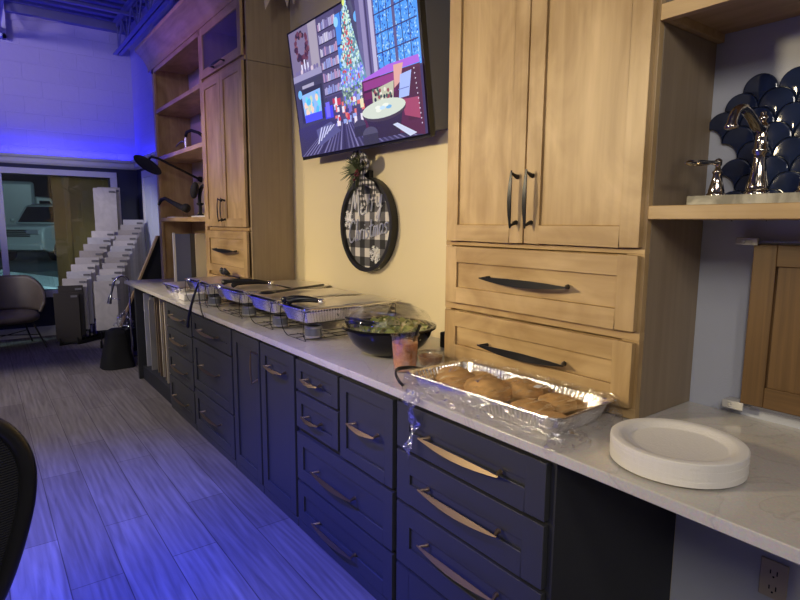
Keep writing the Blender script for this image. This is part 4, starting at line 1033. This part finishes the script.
# ------------------------------------------------------------------ salad bowl
BC = Vector((1.455, 2.02, TOPZ+.001)); BR = .205; BH = .125
t = thing('salad_bowl', BC, 'large black catering bowl with salad, between the pans and the salsa cup', 'bowl')
prof = [(0, 0), (.085, 0), (.095, .004), (.13, .02), (.165, .052), (.188, .09), (.196, BH-.004), (.208, BH), (.212, BH-.004), (.212, BH+.004), (.206, BH+.006), (.192, BH+.003), (.184, .09), (.16, .055), (.12, .022), (0, .008)]
build('bowl_shell', MB().lathe(prof, BC, 56), flat('glossy_black_plastic', (.006, .006, .007, 1), .10, spec=.35), t, smooth=50)
mb = MB()
for k in range(520):
    a = rnd.uniform(0, 2*PI); rr = .17*math.sqrt(rnd.random()); s = rnd.uniform(.012, .03)
    z = BH-.028+.04*(1-(rr/.175)**2)+rnd.uniform(-.012, .014)
    c = BC+Vector((rr*math.cos(a), rr*math.sin(a), z)); u = Vector((rnd.gauss(0, 1), rnd.gauss(0, 1), rnd.gauss(0, .7))).normalized(); v = u.orthogonal().normalized(); n_ = u.cross(v)
    mb.add([c-u*s, c+v*s*.7+n_*s*.4, c+u*s+n_*s*.2, c-v*s*.7+n_*s*.4, c], [(0, 1, 4), (1, 2, 4), (2, 3, 4), (3, 0, 4)], rnd.choice((0, 0, 1, 1, 2, 3)))
o = build('salad', mb, M_leafs, smooth=180); tag(o, 'chopped green lettuce salad filling the black bowl', 'salad', kind='stuff')
prof = [(.205, 0), (.212, .004), (.20, .008), (.190, .012), (.186, .030), (.168, .056), (.128, .076), (.06, .086), (0, .087)]
build('dome_lid', MB().lathe(prof, BC+Vector((0, 0, BH+.007)), 56), M_plastic, t, smooth=60, label='clear plastic dome lid')
t = thing('salad_tongs', (1.30, 2.10, 1.05), 'wide flat black tongs sticking out at the left rim of the salad bowl', 'tongs', 'black serving utensils')
build('tong_arm', MB().obox((1.335, 2.06, TOPZ+BH+.018), (.055, -.052, -.008), (.010, .012, 0), (0, .001, .006)), M_blackpl, t, bevel=.003)
build('tong_arm', MB().obox((1.335, 2.06, TOPZ+BH+.032), (.055, -.052, -.012), (.010, .012, 0), (0, .001, .004)), M_blackpl, t, bevel=.003)

# salsa cup with spoon
c = Vector((1.327, 1.735, TOPZ+.001))
t = thing('salsa_cup', c, 'clear plastic tub of orange salsa in front of the salad bowl', 'cup')
build('cup_wall', MB().lathe([(0, 0), (.044, 0), (.046, .003), (.055, .14), (.058, .142), (.058, .147), (.054, .147), (.053, .14), (.044, .004), (0, .003)], c, 40), M_plastic, t, smooth=50)
build('salsa', MB().lathe([(0, .006), (.043, .006), (.0515, .115), (.03, .120), (0, .118)], c, 36), M_salsa, t, smooth=50)
t = thing('plastic_spoon', c+Vector((0, 0, .12)), 'black plastic spoon standing in the salsa cup', 'spoon', 'black serving utensils')
build('spoon_handle', MB().tube([c+Vector((.022, -.022, .105)), c+Vector((.03, -.034, .15)), c+Vector((.036, -.050, .19))], [.007, .008, .009], 8, flat_=.4), M_blackpl, t, smooth=60)
build('spoon_tip', MB().blob(c+Vector((.018, -.014, .104)), .014, .010, .016, 12, 8), M_blackpl, t, smooth=180)
c = Vector((1.475, 1.755, TOPZ+.001))
t = thing('dressing_cup', c, 'small lidded tub of brown dressing beside the salsa cup', 'cup')
build('cup_wall', MB().lathe([(0, 0), (.045, 0), (.054, .042), (.058, .044), (.058, .048), (.052, .048), (.044, .003), (0, .003)], c, 36), M_plastic, t, smooth=50)
build('dressing', MB().lathe([(0, .004), (.043, .004), (.051, .036), (0, .036)], c, 32), M_dip, t, smooth=50)
build('cup_lid', MB().lathe([(.059, .046), (.060, .051), (.052, .053), (.048, .050), (.02, .050), (.018, .056), (0, .056)], c, 36), M_plastic, t, smooth=50)
# black ladle looped beside the bread tray
t = thing('ladle', (1.20, 1.62, TOPZ), 'curved black ladle handle on the counter at the left corner of the bread tray', 'ladle', 'black serving utensils')
pts = spl3([(1.33, 1.60, TOPZ+.03), (1.27, 1.62, TOPZ+.045), (1.21, 1.62, TOPZ+.05), (1.175, 1.59, TOPZ+.045), (1.165, 1.555, TOPZ+.025), (1.175, 1.545, TOPZ+.010)], 6)
build('ladle_handle', MB().tube(pts, .008, 10, flat_=.6), M_blackpl, t, smooth=60)
build('ladle_cup', MB().blob((1.36, 1.60, TOPZ+.022), .035, .03, .021, 16, 10), M_blackpl, t, smooth=180)
tag(build('black_box', MB().box(1.72, 1.85, 1.78, 1.98, TOPZ+.001, TOPZ+.075), M_matblack, bevel=.006), 'small black box against the wall behind the salad bowl', 'box')

# ------------------------------------------------------------------ bread tray
BT = Vector((1.33, 1.215, TOPZ+.002)); BROT = math.radians(2.6); Rz = Matrix.Rotation(BROT, 3, 'Z')
t = thing('bread_tray', BT, 'shallow ribbed foil tray of bread rolls at the tall cabinet', 'foil tray')
foil_pan('tray', BT.x, BT.y, BT.z, .152, .315, .066, t, rot=BROT, rib=.0026, lip=.011, flare=.02)
rolls = [((-.005, .215), .062, .050, 'bread roll at the far left end of the wrapped tray'), ((-.065, .150), .052, .040, 'bread roll at the aisle side, second from the left in the tray'), ((.07, .165), .05, .038, 'bread roll against the cabinet side at the left of the tray'), ((-.045, .025), .072, .058, 'largest round bread roll, front middle of the tray'),
         ((.055, -.03), .066, .050, 'pale bread roll right of the largest one in the tray'), ((-.035, -.145), .060, .034, 'flat split bread roll at the near right of the tray'), ((.07, -.16), .055, .036, 'bread roll deep at the cabinet side, right of the tray'), ((-.06, -.235), .045, .028, 'small bread piece at the right end of the tray')]
for i, ((x, y), r, h, lb) in enumerate(rolls):
    p = BT+Rz @ Vector((x, y, 0)); hz = h*.72
    mb = MB().blob(p+Vector((0, 0, .004+hz)), r, r*1.08, hz, 28, 16, .16, 2.2, i+1, power=.92)
    tag(build('bread_roll', mb, M_bread, smooth=180), lb, 'bread roll', 'bread rolls in the foil tray')
# cling film: a sheet over the tray, its skirt and a hanging strand
t = thing('cling_film', BT+Vector((0, 0, .07)), 'clear cling film stretched over the bread tray with a strand hanging off the counter', 'cling film')
def film(u, v):
    x = -.153+.306*u; y = -.318+.636*v
    z = .071+.003*mnoise.noise(Vector((x*16, y*12, 2)))
    for (rx, ry), r, h, lb in rolls:
        d = math.hypot(x-rx, y-ry); z = max(z, .006+1.46*h+.006-(d/r)**2*h*.7)
    return BT+Rz @ Vector((x, y, z))
build('film_top', MB().grid(film, 40, 70), M_wrap, t, smooth=180)
base = rrect(.153, .317, .03); base = base[::2]; n = len(base); vs = []; rows_ = 9
for j in range(rows_+1):
    f_ = j/rows_
    for k, p in enumerate(base):
        near = .014*(1 if p.y < -.2 or p.x < -.1 else .1)
        nz = mnoise.noise(Vector((p.x*38, p.y*38, j*.7)))+.6*mnoise.noise(Vector((p.x*90, p.y*90, j*1.3)))
        off = 1+(.010+near*f_*(1.0+.6*nz)+.003*nz)/max(.12, p.length)
        z = .071*(1-f_)+.003+.006*nz*f_*(1-f_)
        q = Rz @ Vector((p.x*off, p.y*off, z)); vs.append(BT+q)
fs = [(j*n+k, j*n+(k+1) % n, (j+1)*n+(k+1) % n, (j+1)*n+k) for j in range(rows_) for k in range(n)]
build('film_skirt', MB().add(vs, fs), M_wrap2, t, smooth=180)
def strand(u, v):
    z = .94-.245*u; w_ = .055*(1-u)**.8+.010
    return Vector((1.138-.012*math.sin(u*9)-.012*mnoise.noise(Vector((u*9, v*3, 3))), 1.44+.045*u*.4+(v-.5)*w_*(1+.5*math.sin(u*17))+.012*mnoise.noise(Vector((u*7, 1, 8))), z))
build('film_strand', MB().grid(strand, 40, 8), clear('bunched_cling_film', (.9, .9, .94, 1), .22, .22, .6, 60, (1, 1, 1), .45, .62, 1.0), t, smooth=50)
def bunch(u, v):
    a = u*2*PI; r = .045*(.5+v); nz = mnoise.noise(Vector((math.cos(a)*2, math.sin(a)*2, v*4)))
    return Vector((1.215+r*math.cos(a)*1.2+.01*nz, .875+r*math.sin(a)*.8+.01*nz, TOPZ+.052-.046*v+.008*nz*(1-v)))
build('film_bunch', MB().grid(bunch, 40, 10), M_wrap2, t, smooth=180)
tag(build('paper_sticker', MB().obox(BT+Rz @ Vector((.03, -.115, .079)), (.014, .004, 0), (-.002, .010, 0), (0, 0, .0006)), M_white), 'tiny white sticker on the cling film over the bread rolls', 'sticker')

# ------------------------------------------------------------------ stack of plates
PC = Vector((1.338, .648, TOPZ+.001))
prof = [(0, 0), (.108, 0), (.115, .0015), (.1255, .0105), (.134, .0130), (.145, .0135), (.1512, .0115), (.1525, .0060), (.1532, .0060), (.1530, .0125), (.1505, .0148), (.145, .0155), (.134, .0150), (.124, .0122), (.1135, .0032), (.107, .0018), (0, .0018)]
first = None
NP = 23
for i in range(NP):
    if first is None:
        first = build('paper_plate', MB().lathe(prof, PC, 64), M_paper, smooth=35, loc=PC); o = first
    else:
        o = first.copy(); COL.objects.link(o)
    o.scale = (1+random.uniform(-.004, .004),)*2+(1,)
    o.location = PC+Vector((random.uniform(-.0004, .0004), random.uniform(-.0004, .0004), i*.0021))
    tag(o, 'topmost white paper plate of the stack on the near counter' if i == NP-1 else 'white paper plate below the top one in the plate stack', 'plate', 'paper plates stacked on the counter')

# ------------------------------------------------------------------ plank samples in two stands by the far wall
ordn = ['first', 'second', 'third', 'fourth', 'fifth', 'sixth', 'seventh', 'eighth', 'ninth', 'tenth', 'eleventh', 'twelfth']
def sample_stand(name, p0, step, n, zb0, zt0, dz, rise, w, label, word_, tall=()):
    t = thing('sample_stand', p0, label, 'display stand', 'plank sample stands')
    rot = Matrix.Rotation(math.radians(-10), 3, 'Z'); ax = rot @ Vector((1, 0, 0)); ay = rot @ Vector((0, 1, 0))
    P0 = Vector(p0); S_ = Vector(step)
    for s in (0.04, w-.04):
        mb = MB(); a = P0+ax*s-ay*.03; b = P0+S_*(n-.5)+ax*s+ay*.02
        mb.obox(a.lerp(b, .5)+Vector((0, 0, .02)), (b-a)/2, ax*.012, (0, 0, .02))
        build('base_rail', mb, M_black, t)
        mb = MB()
        mb.tube([a+Vector((0, 0, .01)), a+Vector((0, 0, .09))], .010, 8)
        build('front_peg', mb, M_black, t)
    mb = MB()
    for k in range(n):
        zb = zb0+rise*k
        q = P0+S_*k
        for s in (.05, w-.05): mb.box(q.x+ax.x*s-.006, q.x+ax.x*s+.006, q.y+ax.y*s-.006+.010, q.y+ax.y*s+.006+.012, 0.02, zb-.002)
        mb.obox(q+ax*(w/2)+ay*.004+Vector((0, 0, zb-.010)), ax*(w/2-.03), ay*.016, (0, 0, .008))
    build('slot_bars', mb, M_black, t)
    for k in range(n):
        q = P0+S_*k+ax*(w/2); zb = zb0+rise*k; zt = zt0+dz*k
        if k in tall: zt = 1.93+.015*(k % 2)
        ln = .03
        m_ = M_tiles[(k*3+(1 if word_ == 'right' else 0)) % 5]
        mb = MB().obox(q+Vector((0, 0, (zb+zt)/2))+ay*.008, ax*(w/2), ay*.006, Vector((0, 0, (zt-zb)/2))+ay*.008)
        if word_ == 'left' and k < 2: m_ = flat('dark_walnut_plank', srgb(44, 38, 34), .5)
        s_ = thing('plank_sample', q+Vector((0, 0, zb)), '%s stone-look plank from the front in the %s sample stand' % (ordn[k], word_), 'plank sample', 'plank samples in the %s stand' % word_)
        build('plank', mb, m_, s_, bevel=.001)
        c_ = q+Vector((0, 0, zt-.045))+ay*.0012-ay*.003+ax*(w/2-.05)
        build('label_sticker', MB().obox(c_, ax*.035, ay*.0008, Vector((0, 0, .012))), flat('grey_sticker', srgb(110, 108, 110), .6), s_)
sample_stand('left', (.685, 7.86, 0), (.056, .040, 0), 12, .04, .64, .082, .060, .265, 'black stepped display stand of planks, nearer the window', 'left', (10, 11))
sample_stand('right', (1.06, 7.42, 0), (.044, .060, 0), 12, .215, .80, .066, .066, .245, 'black stepped display stand of planks, nearer the counter', 'right')

# leaning dark board behind the hutch end
t = thing('leaning_board', (1.5, 7.0, 0), 'black panel with a slanted wooden edge, standing behind the hutch end', 'board')
fb = lambda u, v, d: (u, d, v)
build('board_face', MB().prism([(1.13, .002), (1.715, 1.34), (1.86, 1.34), (1.86, .002)], fb, 7.02, 7.05), M_matblack, t)
build('wood_edge', MB().prism([(1.105, .002), (1.69, 1.34), (1.713, 1.34), (1.128, .002)], fb, 7.005, 7.055), M_maple_v, t)

# black sack by the counter end with clear plastic on top, chrome faucet leaning out of it
def sack(u, v):
    a = u*2*PI; k = 1-.45*v-.0*v; z = .40*v
    nz = 1+.10*mnoise.noise(Vector((math.cos(a)*1.6, math.sin(a)*1.6, v*2)))
    k *= nz*(1.0 if v < .95 else .55)
    return (1.09+.165*k*math.copysign(abs(math.cos(a))**.7, math.cos(a)), 6.36+.16*k*math.copysign(abs(math.sin(a))**.7, math.sin(a))+.02*v, z)
t = thing('black_bag', (1.09, 6.36, 0), 'black bag on the floor by the far end of the counter', 'bag')
mb = MB().grid(sack, 36, 14)
mb.grid(lambda u, v: tuple(Vector(sack(u, 1)).lerp(Vector((1.09, 6.38, .405)), v)), 36, 3)
build('bag_shell', mb, M_matblack, t, smooth=60)
def crump(u, v):
    a = u*2*PI; th = v*PI/2; nz = 1+.45*mnoise.noise(Vector((math.cos(a)*3, math.sin(a)*3, v*5)))
    return (1.18+.085*nz*math.cos(a)*math.cos(th), 6.40+.085*nz*math.sin(a)*math.cos(th), .385+.16*nz*math.sin(th))
tag(build('plastic_packet', MB().grid(crump, 40, 16), M_wrap2, smooth=60), 'crumpled clear plastic packet on top of the black bag', 'packet')
t = thing('chrome_faucet', (1.24, 6.7, 0), 'chrome goose-neck hand faucet hooked beside the plank samples', 'faucet')
pts = spl3([(1.30, 6.70, .02), (1.30, 6.70, .45), (1.30, 6.70, .80), (1.285, 6.70, .885), (1.22, 6.70, .91), (1.16, 6.70, .86), (1.13, 6.70, .76), (1.115, 6.70, .70)], 5)
build('neck', MB().tube(pts, .011, 12), M_chrome, t, smooth=60)
build('spray_head', MB().tube([(1.118, 6.70, .715), (1.105, 6.70, .67), (1.095, 6.70, .62)], [.014, .020, .024], 16), M_chrome, t, smooth=60)
build('lever', MB().tube([(1.11, 6.69, .68), (1.16, 6.67, .67), (1.20, 6.66, .66)], [.006, .005, .004], 8), M_chrome, t, smooth=60)
build('foot', MB().lathe([(0, 0), (.05, 0), (.05, .012), (.02, .02), (0, .02)], (1.30, 6.70, .001), 24), M_chrome, t, smooth=40)

# ------------------------------------------------------------------ brown lounge chair
LC = Vector((.20, 8.02, 0)); LR = Matrix.Rotation(math.radians(12), 3, 'Z')
def lc(x, y, z): return LC+LR @ Vector((x, y, z))
t = thing('lounge_chair', LC, 'brown leather shell lounge chair with black wire legs under the window', 'chair')
def shell(u, v):
    a = math.radians(-118+236*u); s = abs(u-.5)*2
    top = .84-.26*max(0, s-.42)**1.3/.58**1.3*1.25; bot = .42
    z = bot+(top-bot)*v; R_ = .355+.05*v
    return lc(R_*math.sin(a)*1.02, R_*math.cos(a)*.86+.02*v*math.cos(a), z)
build('backrest', MB().grid(shell, 48, 12), M_leather, t, smooth=180, solid=.035)
build('seat', MB().blob(lc(0, -.02, .375), .34, .33, .07, 30, 12, power=.7), M_leather, t, smooth=180)
for sx in (-1, 1):
    for sy in (-1, 1):
        build('leg', MB().cyl(lc(sx*.22, sy*.18, .33), lc(sx*.33, sy*.27, .0), .011, .009, 10), M_black, t, smooth=60)
mb = MB()
for sx in (-1, 1): mb.cyl(lc(sx*.28, .225, .16), lc(-sx*.28, -.225, .16), .006, n=8)
for sy in (-1, 1): mb.cyl(lc(-.23, sy*.19, .30), lc(.23, sy*.19, .30), .008, n=8)
build('cross_brace', mb, M_black, t, smooth=60)

# ------------------------------------------------------------------ office chair in the left foreground
def office_chair(loc, yaw, label):
    O = Vector(loc); R_ = Matrix.Rotation(yaw, 3, 'Z')
    P = lambda x, y, z: O+R_ @ Vector((x, y, z))
    t = thing('office_chair', loc, label, 'office chair', 'black mesh office chairs')
    out = [(-.10, 1.15), (-.02, 1.15), (.06, 1.148), (.14, 1.13), (.20, 1.095), (.235, 1.045), (.248, .99), (.243, .93), (.228, .87), (.205, .80), (.18, .74), (.15, .69), (.10, .665), (0, .66)]
    right = cat(out[1:], 4); loop = [(p.x, p.y) for p in right]+[(-p.x, p.y) for p in right[::-1]]
    bow = lambda x, z: -.05*(1-(x/.25)**2)-.03*math.sin((z-.66)/.49*PI)
    fr = [P(x, bow(x, z), z) for x, z in loop]
    build('back_frame', MB().tube(fr, .0165, 10, closed=True, flat_=1.0), M_blackpl, t, smooth=60)
    mb = MB(); cx_, cz_ = 0, .90; m = len(loop)
    rings = 7; vs = []
    for j in range(rings+1):
        k = j/rings
        for x, z in loop:
            xx, zz = x*k, cz_+(z-cz_)*k; vs.append(P(xx, bow(xx, zz)+.004, zz))
    fs = [(j*m+i, j*m+(i+1) % m, (j+1)*m+(i+1) % m, (j+1)*m+i) for j in range(1, rings) for i in range(m)]+[(i, m+i, m+(i+1) % m) for i in range(m)]
    mesh_m = clear('black_chair_mesh', (.05, .05, .055, 1), .0)
    mm, nt, b_ = new_mat('black_mesh_fabric'); b_.inputs['Base Color'].default_value = (.012, .012, .014, 1); b_.inputs['Roughness'].default_value = .8
    wv = nt.nodes.new('ShaderNodeTexWave'); wv.bands_direction = 'Z'; wv.inputs['Scale'].default_value = 60
    tc = nt.nodes.new('ShaderNodeTexCoord'); nt.links.new(tc.outputs['Object'], wv.inputs['Vector'])
    bp = nt.nodes.new('ShaderNodeBump'); bp.inputs['Strength'].default_value = .8; bp.inputs['Distance'].default_value = .003
    nt.links.new(wv.outputs['Fac'], bp.inputs['Height']); nt.links.new(bp.outputs['Normal'], b_.inputs['Normal'])
    build('back_mesh', MB().add(vs, fs), mm, t, smooth=180)
    build('spine', MB().tube([P(0, -.075, .95), P(0, -.10, .80), P(0, -.09, .60), P(0, .02, .46), P(0, .16, .44)], [.02, .028, .03, .03, .03], 12, flat_=1.5), M_blackpl, t, smooth=60)
    build('seat', MB().blob(P(-.03, .26, .46), .19, .22, .05, 30, 12, power=.62, M=R_), M_matblack, t, smooth=180)
    build('gas_lift', MB().cyl(P(0, .22, .09), P(0, .22, .43), .028, .022, 16), M_black, t, smooth=60)
    for k in range(5):
        a = 2*PI*k/5; e = P(.29*math.sin(a), .22+.29*math.cos(a), .075)
        l_ = build('base_leg', MB().tube([P(0, .22, .10), e], [.026, .016], 10), M_blackpl, t, smooth=60)
        build('caster', MB().cyl(e+Vector((-.012, 0, -.045)), e+Vector((.012, 0, -.045)), .029, n=16), M_blackpl, l_, smooth=40)
    return t
office_chair((-.200, 1.37, 0), 0.0, 'black mesh office chair with rounded back at the left foreground')

# ------------------------------------------------------------------ light
def area(name, loc, target, size, energy, col, sy=None, spread=None):
    l = bpy.data.lights.new(name, 'AREA'); l.energy = energy; l.color = col; l.size = size
    if sy: l.shape = 'RECTANGLE'; l.size_y = sy
    if spread: l.spread = math.radians(spread)
    o = bpy.data.objects.new(name, l); COL.objects.link(o); o.location = loc
    o.rotation_euler = (Vector(target)-Vector(loc)).to_track_quat('-Z', 'Y').to_euler()
    return o
def spot(name, loc, target, energy, col, angle, blend=.4, r=.08):
    l = bpy.data.lights.new(name, 'SPOT'); l.energy = energy; l.color = col; l.spot_size = math.radians(angle); l.spot_blend = blend; l.shadow_soft_size = r
    o = bpy.data.objects.new(name, l); COL.objects.link(o); o.location = loc
    o.rotation_euler = (Vector(target)-Vector(loc)).to_track_quat('-Z', 'Y').to_euler()
    return o
WARM = (1, .82, .50); BLUE = (.012, .012, 1)
spot('track_head_hutch', (-1.7, 5.4, 2.5), (1.6, 4.7, 1.35), 330, WARM, 46, 1, .2)
spot('track_head_wall', (-1.7, 4.1, 2.5), (1.8, 2.7, 1.5), 360, WARM, 48, 1, .2)
spot('track_head_cabinet', (-1.9, 2.7, 2.4), (1.6, 1.25, 1.5), 345, WARM, 46, 1, .2)
area('alcove_lamp', (.1, -1.2, 2.6), (1.8, .3, 1.6), .3, 8.5, (1, .92, .82))
area('cove_strip_far', (-1.05, FY-.05, 2.335), (-1.05, FY-.02, 4), .02, 40, BLUE, 5.7)
bpy.data.objects['cove_strip_far'].rotation_euler = (math.radians(180), 0, math.radians(90))
area('cove_strip_corner', (WX-.05, 7.3, 2.335), (WX-.02, 7.3, 4), .02, 6, BLUE, 2.0)
bpy.data.objects['cove_strip_corner'].rotation_euler = (math.radians(180), 0, 0)
spot('blue_floor_flood', (-1.5, 2.1, 3.9), (-.50, 2.2, 0), 3000, (.05, .075, 1), 62, 1, .15)
spot('violet_flood', (-2.5, 4.6, 3.4), (1.5, 5.0, 2.8), 240, (.52, .22, 1), 32, .9, .2)
area('ceiling_blue_fill', (-1.5, 5.5, 2.9), (-.5, 6.5, 4.1), 1.0, 44, (.04, .045, 1))  # added blue fill turned up at the roof deck, no fitting there
spot('lavender_wall_fill', (-1.4, 5.0, 3.6), (.6, 8.6, 3.45), 260, (.66, .56, 1), 36, 1, .2)  # added lavender fill for the upper block wall
spot('far_trim_fill', (-1.2, 5.2, 2.2), (.8, 8.65, 1.75), 90, (1, .94, .96), 26, .8, .1)  # unseen fill added to lift the far trim and window frame
spot('white_lamp', (-1.0, 5.6, 3.6), (.0, 4.9, 0), 240, (1, .93, .85), 62, .5, .12)
spot('sample_fill', (-2.6, 5.9, 2.6), (1.25, 7.9, 1.0), 420, (1, .94, .88), 30, .6, .05)  # unseen white fill, added to brighten the plank samples
spot('lot_lamp', (4, 10, 5), (1, 15, 0), 1500, (.62, .92, 1), 130, .5, .3)
area('rear_fill', (-1.7, -1.0, 3.1), (1.2, 1.1, 1.1), .8, 40, (1, .93, .84))  # unseen fill added to brighten the near counter, plates and side panels
area('soft_ceiling_fill', (-1.2, .8, 4.0), (-.6, 1.6, 0), 2.0, 9, (1, .95, .9))

w = bpy.data.worlds.new('night'); scene.world = w; w.use_nodes = True
w.node_tree.nodes['Background'].inputs['Color'].default_value = (.02, .03, .06, 1); w.node_tree.nodes['Background'].inputs['Strength'].default_value = .5

# ------------------------------------------------------------------ camera
cam = bpy.data.cameras.new('camera'); co = bpy.data.objects.new('camera', cam); COL.objects.link(co)
right = Vector((0.80058124, -0.59919215, 0.00619996)); up = Vector((0.0754895, 0.11111501, 0.99093632)); fwd = Vector((0.59445018, 0.792857, -0.13418931))
m = Matrix((right, up, -fwd)).transposed().to_4x4(); m.translation = (0, 0, 1.495)
co.matrix_world = m
cam.sensor_fit = 'HORIZONTAL'; cam.sensor_width = 36; cam.lens = 562.512/800*36; cam.clip_start = .05; cam.clip_end = 200
scene.camera = co
scene.view_settings.view_transform = 'Standard'; scene.view_settings.look = 'None'; scene.view_settings.exposure = 0; scene.view_settings.gamma = 1
scene.view_settings.use_curve_mapping = False
